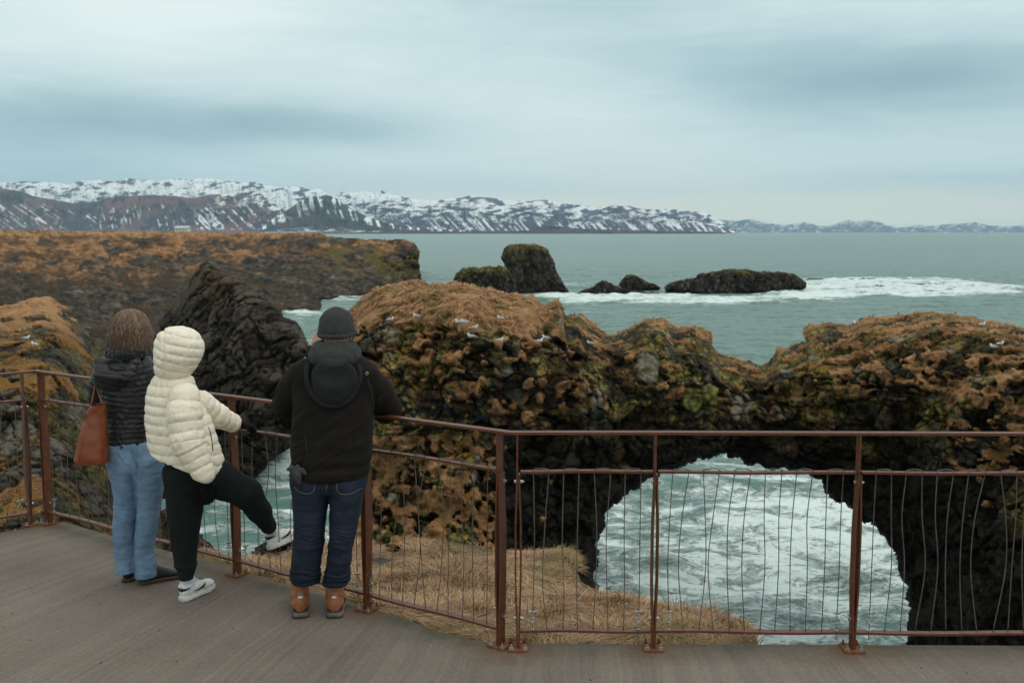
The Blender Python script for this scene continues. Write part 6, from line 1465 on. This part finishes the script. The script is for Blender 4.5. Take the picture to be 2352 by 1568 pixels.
stitch(kj, kjV, [(478, 980), (484, 998), (487, 1015), (489, 1035)], .0035, mat_noise('brown_zip', (.05, .02, .015), (.09, .04, .03), 200, .5, 0, 0), 'pocket_zip', .003)
e0 = [A(467, 790, D-.02), A(468, 806, D-.05), A(461, 826, D-.06), A(450, 846, D-.05), A(436, 866, D-.03)]
# joggers
st_leg = stackz([(1070, 378, 462, D, .13), (1110, 380, 470, D, .125), (1150, 384, 466, D-.01, .105), (1200, 389, 458, D-.01, .088), (1250, 396, 453, D-.01, .072), (1290, 404, 447, D, .062), (1306, 411, 446, D, .058), (1328, 415, 441, D, .050)])
rleg = chain([A(430, 1095, D), A(500, 1100, 5.83), A(566, 1132, 5.86), A(594, 1172, 5.92), A(617, 1207, 5.98)], [.115, .104, .084, .064, .046])
def jog_post(V, N):
    r = .007*(1-np.abs(fbm(V*np.array([1.3, 1, .6]), .14, 3, 911)))+.003*fbm(V, .05, 2, 912); x, y = proj(V)
    return r+.008*np.exp(-((V[:, 2]-zof(428, 1296, D))/.018)**2)
kjg, kgV, _ = build_sdf('joggers', [(st_leg, .02), (rleg, .03), (ell(A(432, 1085, D), (.125, .125, .10)), .04)], .006, M_SWEAT, kid, sm=2, post=jog_post)
# gloves
gh = A(545, 972, 6.09)
gpz = hand(gh, (0.62, 0.25, -0.30), (0.15, -0.35, -1), 1.0, .75, -1, .8)
build_sdf('glove', [((cone(A(533, 968, 6.07), gh, .040, .034)), .02)]+gpz, .0035, M_GLOVE, kid, sm=1)
gn = A(474, 1104, 5.61)
build_sdf('glove', [((cone(A(466, 1092, 5.61), gn, .042, .036)), .02)]+hand(gn, (0.05, 0.15, -1.0), (-0.6, 0.6, -.2), 1.08, .45, 1, .5, .9), .0035, M_GLOVE, kid, sm=1)
# ribbed socks and white sneakers
def sneaker(heel, tdir, up, L, side):
    hw = width_prof(.034, .046, 0)
    sh, fr, hw, ht, st = leather_foot(kid, 'sneaker', (M_WHITE, M_SOLEW), heel, tdir, L, .035, .047, 'sneaker', up)
    o_, f_, s_, u_ = fr
    def sp(u, z, sd, off=.0016):
        """point on the upper: u along the foot, z above the sole bottom, sd = side"""
        h_ = float(ht(u)); w_ = float(hw(u)); zz = np.clip((z-st*.8)/h_*2-1, -.98, .98); x = (max(1-abs(zz)**2.3, 0.01))**(1/2.3)*w_*(1-.10*max(zz, 0))
        return o_+f_*u*L+s_*(sd*(x+off)+.006*math.sin(u*3))+u_*z
    M_SW = bpy.data.materials.get('black_mark') or mat_noise('black_mark', (.012, .010, .012), (.02, .018, .02), 40, .5, 0, 0)
    # curved swoosh on the outer and inner side
    for sd in (side, -side):
        top_ = [(.20, .058), (.30, .0515), (.42, .054), (.52, .064), (.60, .080)]; bot_ = [(.20, .058), (.30, .046), (.42, .0415), (.54, .047), (.575, .060), (.60, .080)]
        m = MB(); n = 16; vs = []
        ta, ba = np.array(top_), np.array(bot_); tu = np.linspace(0, 1, n)
        tx_, tz_ = np.interp(tu, np.linspace(0, 1, 5), ta[:, 0]), np.interp(tu, np.linspace(0, 1, 5), ta[:, 1]); bx_, bz_ = np.interp(tu, np.linspace(0, 1, 6), ba[:, 0]), np.interp(tu, np.linspace(0, 1, 6), ba[:, 1])
        for k in range(n):
            for w_ in (0, .5, 1): vs.append(sp(lerp(tx_[k], bx_[k], w_), lerp(tz_[k], bz_[k], w_), sd))
        fs = [(k*3+j, k*3+j+1, k*3+4+j, k*3+3+j) for k in range(n-1) for j in (0, 1)]
        m.add(vs, fs); q = m.build('side_mark', M_SW, sh); so_ = q.modifiers.new('s', 'SOLIDIFY'); so_.thickness = .001; so_.offset = 0
    # dark heel tab with its lettering
    V, F, _ = loft_foot(o_-f_*.003, tdir, .062, lambda u: (float(hw(u*.062/L))+.0022, .030, 0), up, .062, 2.3); m = MB(); m.add(V, F); ht_ = m.build('heel_tab', M_SW, sh, smooth=True)
    for txt, zz, sz in (('NIKE', .080, .0085), ('AIR', .068, .0085)):
        cu = bpy.data.curves.new('lettering', 'FONT'); cu.body = txt; cu.size = sz*1.5; cu.align_x = 'CENTER'; cu.align_y = 'CENTER'; cu.extrude = .0004
        tmp = bpy.data.objects.new('t', cu); me = bpy.data.meshes.new_from_object(tmp); bpy.data.objects.remove(tmp)
        c = sp(.075, zz, side, .0034); nrm = unit(s_*side*.9-f_*.45); xx = unit(np.cross(u_, nrm)); 
        for v in me.vertices: v.co = Vector(c+xx*v.co.x+u_*v.co.y+nrm*v.co.z)
        lo_ = bpy.data.objects.new('lettering', me); COLL.objects.link(lo_); me.materials.append(M_WHITE); par(lo_, ht_)
    for k in range(5):
        u = .36+.055*k; a = sp(u, st*.8+float(ht(u))*.93, 1, .002); b = sp(u+.02, st*.8+float(ht(u))*.93, -1, .002); c = (a+b)/2+u_*.006
        MB().tube([a, c, b], .0026, 6).build('lace', M_SW if side > 0 and up[2] > .95 else M_WHITE, sh, smooth=True)
    tg = [o_+f_*L*.30+u_*(st+.062), o_+f_*L*.27+u_*(st+.090)]; MB().box((tg[0]+tg[1])/2+f_*.004, s_*.022, f_*.006-u_*.002, u_*.020-f_*.01).build('tongue', M_WHITE, sh, bevel=.005)
    col_ = [o_+f_*L*(.17+.16*math.cos(q))+s_*.036*math.sin(q)+u_*(st*.8+.070+.012*math.cos(q)) for q in np.linspace(0, 2*math.pi, 21)[:-1]]
    MB().tube(col_, .0075, 8, closed=True).build('collar_pad', M_WHITE, sh, smooth=True)
    return o_, f_, s_, u_
def ribs(V, N): return .0008*np.sin(np.arctan2(V[:, 1]-V[:, 1].mean(), V[:, 0]-V[:, 0].mean())*34)
hl = gnd(413, 1386)+np.array([0.0, .03, 0]); td = gnd(484, 1352)-gnd(413, 1386); td[2] = 0
o_, f_, s_, u_ = sneaker(hl, td, (0, 0, 1), .275, 1)
build_sdf('sock', [(chain([o_+f_*.062+Z3*.06, o_+f_*.060+Z3*.115, A(428, 1320, 5.81)], [.040, .037, .038]), .01)], .004, M_SOCK, kid, sm=1, post=ribs)
ank = A(624, 1222, 6.00); tdr = unit(A(676, 1232, 6.22)-A(622, 1256, 6.02)); upr = unit(np.array([-.28, -.10, 1.0]))
upr = unit(upr-tdr*np.dot(upr, tdr))
o_, f_, s_, u_ = sneaker(A(620, 1262, 6.03), tdr, upr, .270, 1)
build_sdf('sock', [(chain([o_+f_*.062+u_*.055, o_+f_*.055+u_*.10, A(617, 1210, 5.985)], [.040, .037, .036]), .01)], .004, M_SOCK, kid, sm=1, post=ribs)
# ------------------------------------------------------------------ sea birds on the rocks
M_GW = mat_noise('white_feathers', (0.72, 0.72, 0.72), (0.82, 0.82, 0.82), 20, 0.8, 0.2, 0.002)
M_GG = mat_noise('grey_feathers', (0.40, 0.42, 0.45), (0.50, 0.52, 0.55), 20, 0.8, 0.2, 0.002)
M_BEAK = mat_noise('yellow_beak', (0.5, 0.33, 0.05), (0.6, 0.42, 0.1), 20, 0.5, 0, 0)
M_LEG = mat_noise('dark_legs', (0.05, 0.05, 0.05), (0.08, 0.07, 0.06), 20, 0.6, 0, 0)
def make_gull():
    r = empty('seagull', (0, 0, 0))
    a = lambda *q: np.array(q, float)
    build_sdf('body', [(ell(a(0, 0, .135), (.155, .075, .075)), .03), (cone(a(-.10, 0, .14), a(-.24, 0, .115), .045, .014), .03), (chain([a(.10, 0, .16), a(.135, 0, .215), a(.145, 0, .245)], [.055, .040, .038]), .03), (ell(a(.155, 0, .255), (.048, .038, .038)), .02)], .007, M_GW, r, sm=1)
    for s_ in (-1, 1):
        build_sdf('wing', [(ell(a(-.03, s_*.058, .155), (.150, .028, .055)), .02), (cone(a(-.10, s_*.05, .155), a(-.27, s_*.022, .135), .028, .008), .02)], .007, M_GG, r, sm=1)
        MB().tube([a(.0, s_*.025, .08), a(.005, s_*.028, 0)], .006, 6).build('leg', M_LEG, r)
    MB().tube([a(.195, 0, .255), a(.225, 0, .252), a(.240, 0, .243)], [.012, .009, .003], 8).build('beak', M_BEAK, r, smooth=True)
    return r
gull = make_gull()
GULLS = [('rock_arch', 1300+315/1.845, 850+660/1.845, 25, 'seagull on a stone just right of the beanie, leftmost on the arch'),
 ('rock_arch', 1300+470/1.845, 850+632/1.845, 165, 'upright seagull under the edge of the grass, second from the left on the arch'),
 ('rock_arch', 1300+765/1.845, 850+672/1.845, 190, 'left one of the two seagulls sitting side by side below the arch grass'),
 ('rock_arch', 1300+803/1.845, 850+672/1.845, 170, 'right one of the two seagulls sitting side by side below the arch grass'),
 ('rock_arch', 1300+885/1.845, 850+702/1.845, 10, 'single seagull on a tawny tuft just right of and below the side by side pair'),
 ('rock_arch', 1300+1060/1.845, 850+640/1.845, 160, 'seagull facing left on the grass slope, highest on the right part of the left mound'),
 ('rock_arch', 1300+865/1.845, 850+776/1.845, 185, 'small seagull low on a pale grey boulder in the middle of the mound'),
 ('rock_arch', 1300+1070/1.845, 850+795/1.845, 20, 'seagull alone on a dark ledge at the foot of the tufts, centre of the mound'),
 ('rock_arch', 1300+1325/1.845, 850+797/1.845, 15, 'seagull facing right, left of the touching pair on the low shelf'),
 ('rock_arch', 1300+1366/1.845, 850+799/1.845, 170, 'seagull facing left, right of the touching pair on the low shelf'),
 ('rock_arch', 1300+1688/1.845, 850+811/1.845, 165, 'seagull in the saddle between the left mound and the middle mound'),
 ('rock_arch', 2400+1305/1.633, 1050+262/1.633, 80, 'seagull on the skyline at the left end of the right-hand grass top'),
 ('rock_arch', 2400+2085/1.633, 1050+274/1.633, 10, 'seagull under the grass rim near the right edge of the picture'),
 ('rock_arch', 2400+2190/1.633, 1050+396/1.633, 10, 'upper right of two seagulls on the dark face at far right'),
 ('rock_arch', 2400+2142/1.633, 1050+432/1.633, 160, 'lower left of two seagulls on the dark face at far right'),
 ('cliff', 113, 1272, 20, 'seagull sitting on the mossy slope of the left cliff, upper of two'),
 ('cliff', 141, 1296, 160, 'seagull sitting on the mossy slope of the left cliff, lower of two')]
for k, (surf, fx, fy, yaw, lab) in enumerate(GULLS):
    g = gull if k == 0 else copy_tree(gull)
    p = pick(surf, fx/1.63265, fy/1.63265) if surf == 'rock_arch' else pick(surf, fx/1.0*(1 if fx > 400 else 1/1.63265), fy/1.63265)
    g.location = tuple(p+np.array([0, -0.16, 0.05])); g.rotation_euler = (0, 0, math.radians(yaw))
    sc = 0.80 if surf == 'rock_arch' else 0.42
    g.scale = (sc, sc, sc)
    tag(g, lab, 'seagull', 'seagulls resting on the rocks')
# ------------------------------------------------------------------ white house far out on the headland
def house():
    c = A(420, 531, 860); r = empty('house', tuple(c), label='tiny low white house with pale roof on the far headland plain', cat='house')
    MW = mat_noise('white_walls', (.66, .66, .60), (.74, .74, .68), 2, .8, 0, 0); MR_ = mat_noise('pale_roof', (.42, .47, .46), (.52, .56, .55), 2, .6, 0, 0); MG = mat_noise('window_glass', (.03, .04, .05), (.05, .06, .07), 2, .2, 0, 0)
    hx, hy, hz = 5.6, 4.0, 1.5
    MB().box(c+[0, 0, hz-.3], (hx, 0, 0), (0, hy, 0), (0, 0, hz)).build('wall', MW, r)
    z = c[2]+2*hz-.3
    m = MB(); a, b = hx+.5, hy+.5; y0 = c[1]
    m.add([(c[0]-a, y0-b, z), (c[0]+a, y0-b, z), (c[0]+a, y0+b, z), (c[0]-a, y0+b, z), (c[0]-a, y0, z+1.9), (c[0]+a, y0, z+1.9)], [(0, 1, 5, 4), (2, 3, 4, 5), (0, 4, 3), (1, 2, 5), (0, 3, 2, 1)]); m.build('roof', MR_, r)
    for dx in (-3.6, -1.2, 1.4, 3.8): MB().box(c+[dx, -hy-.03, 1.3], (.5, 0, 0), (0, .05, 0), (0, 0, .55)).build('window', MG, r)
house()
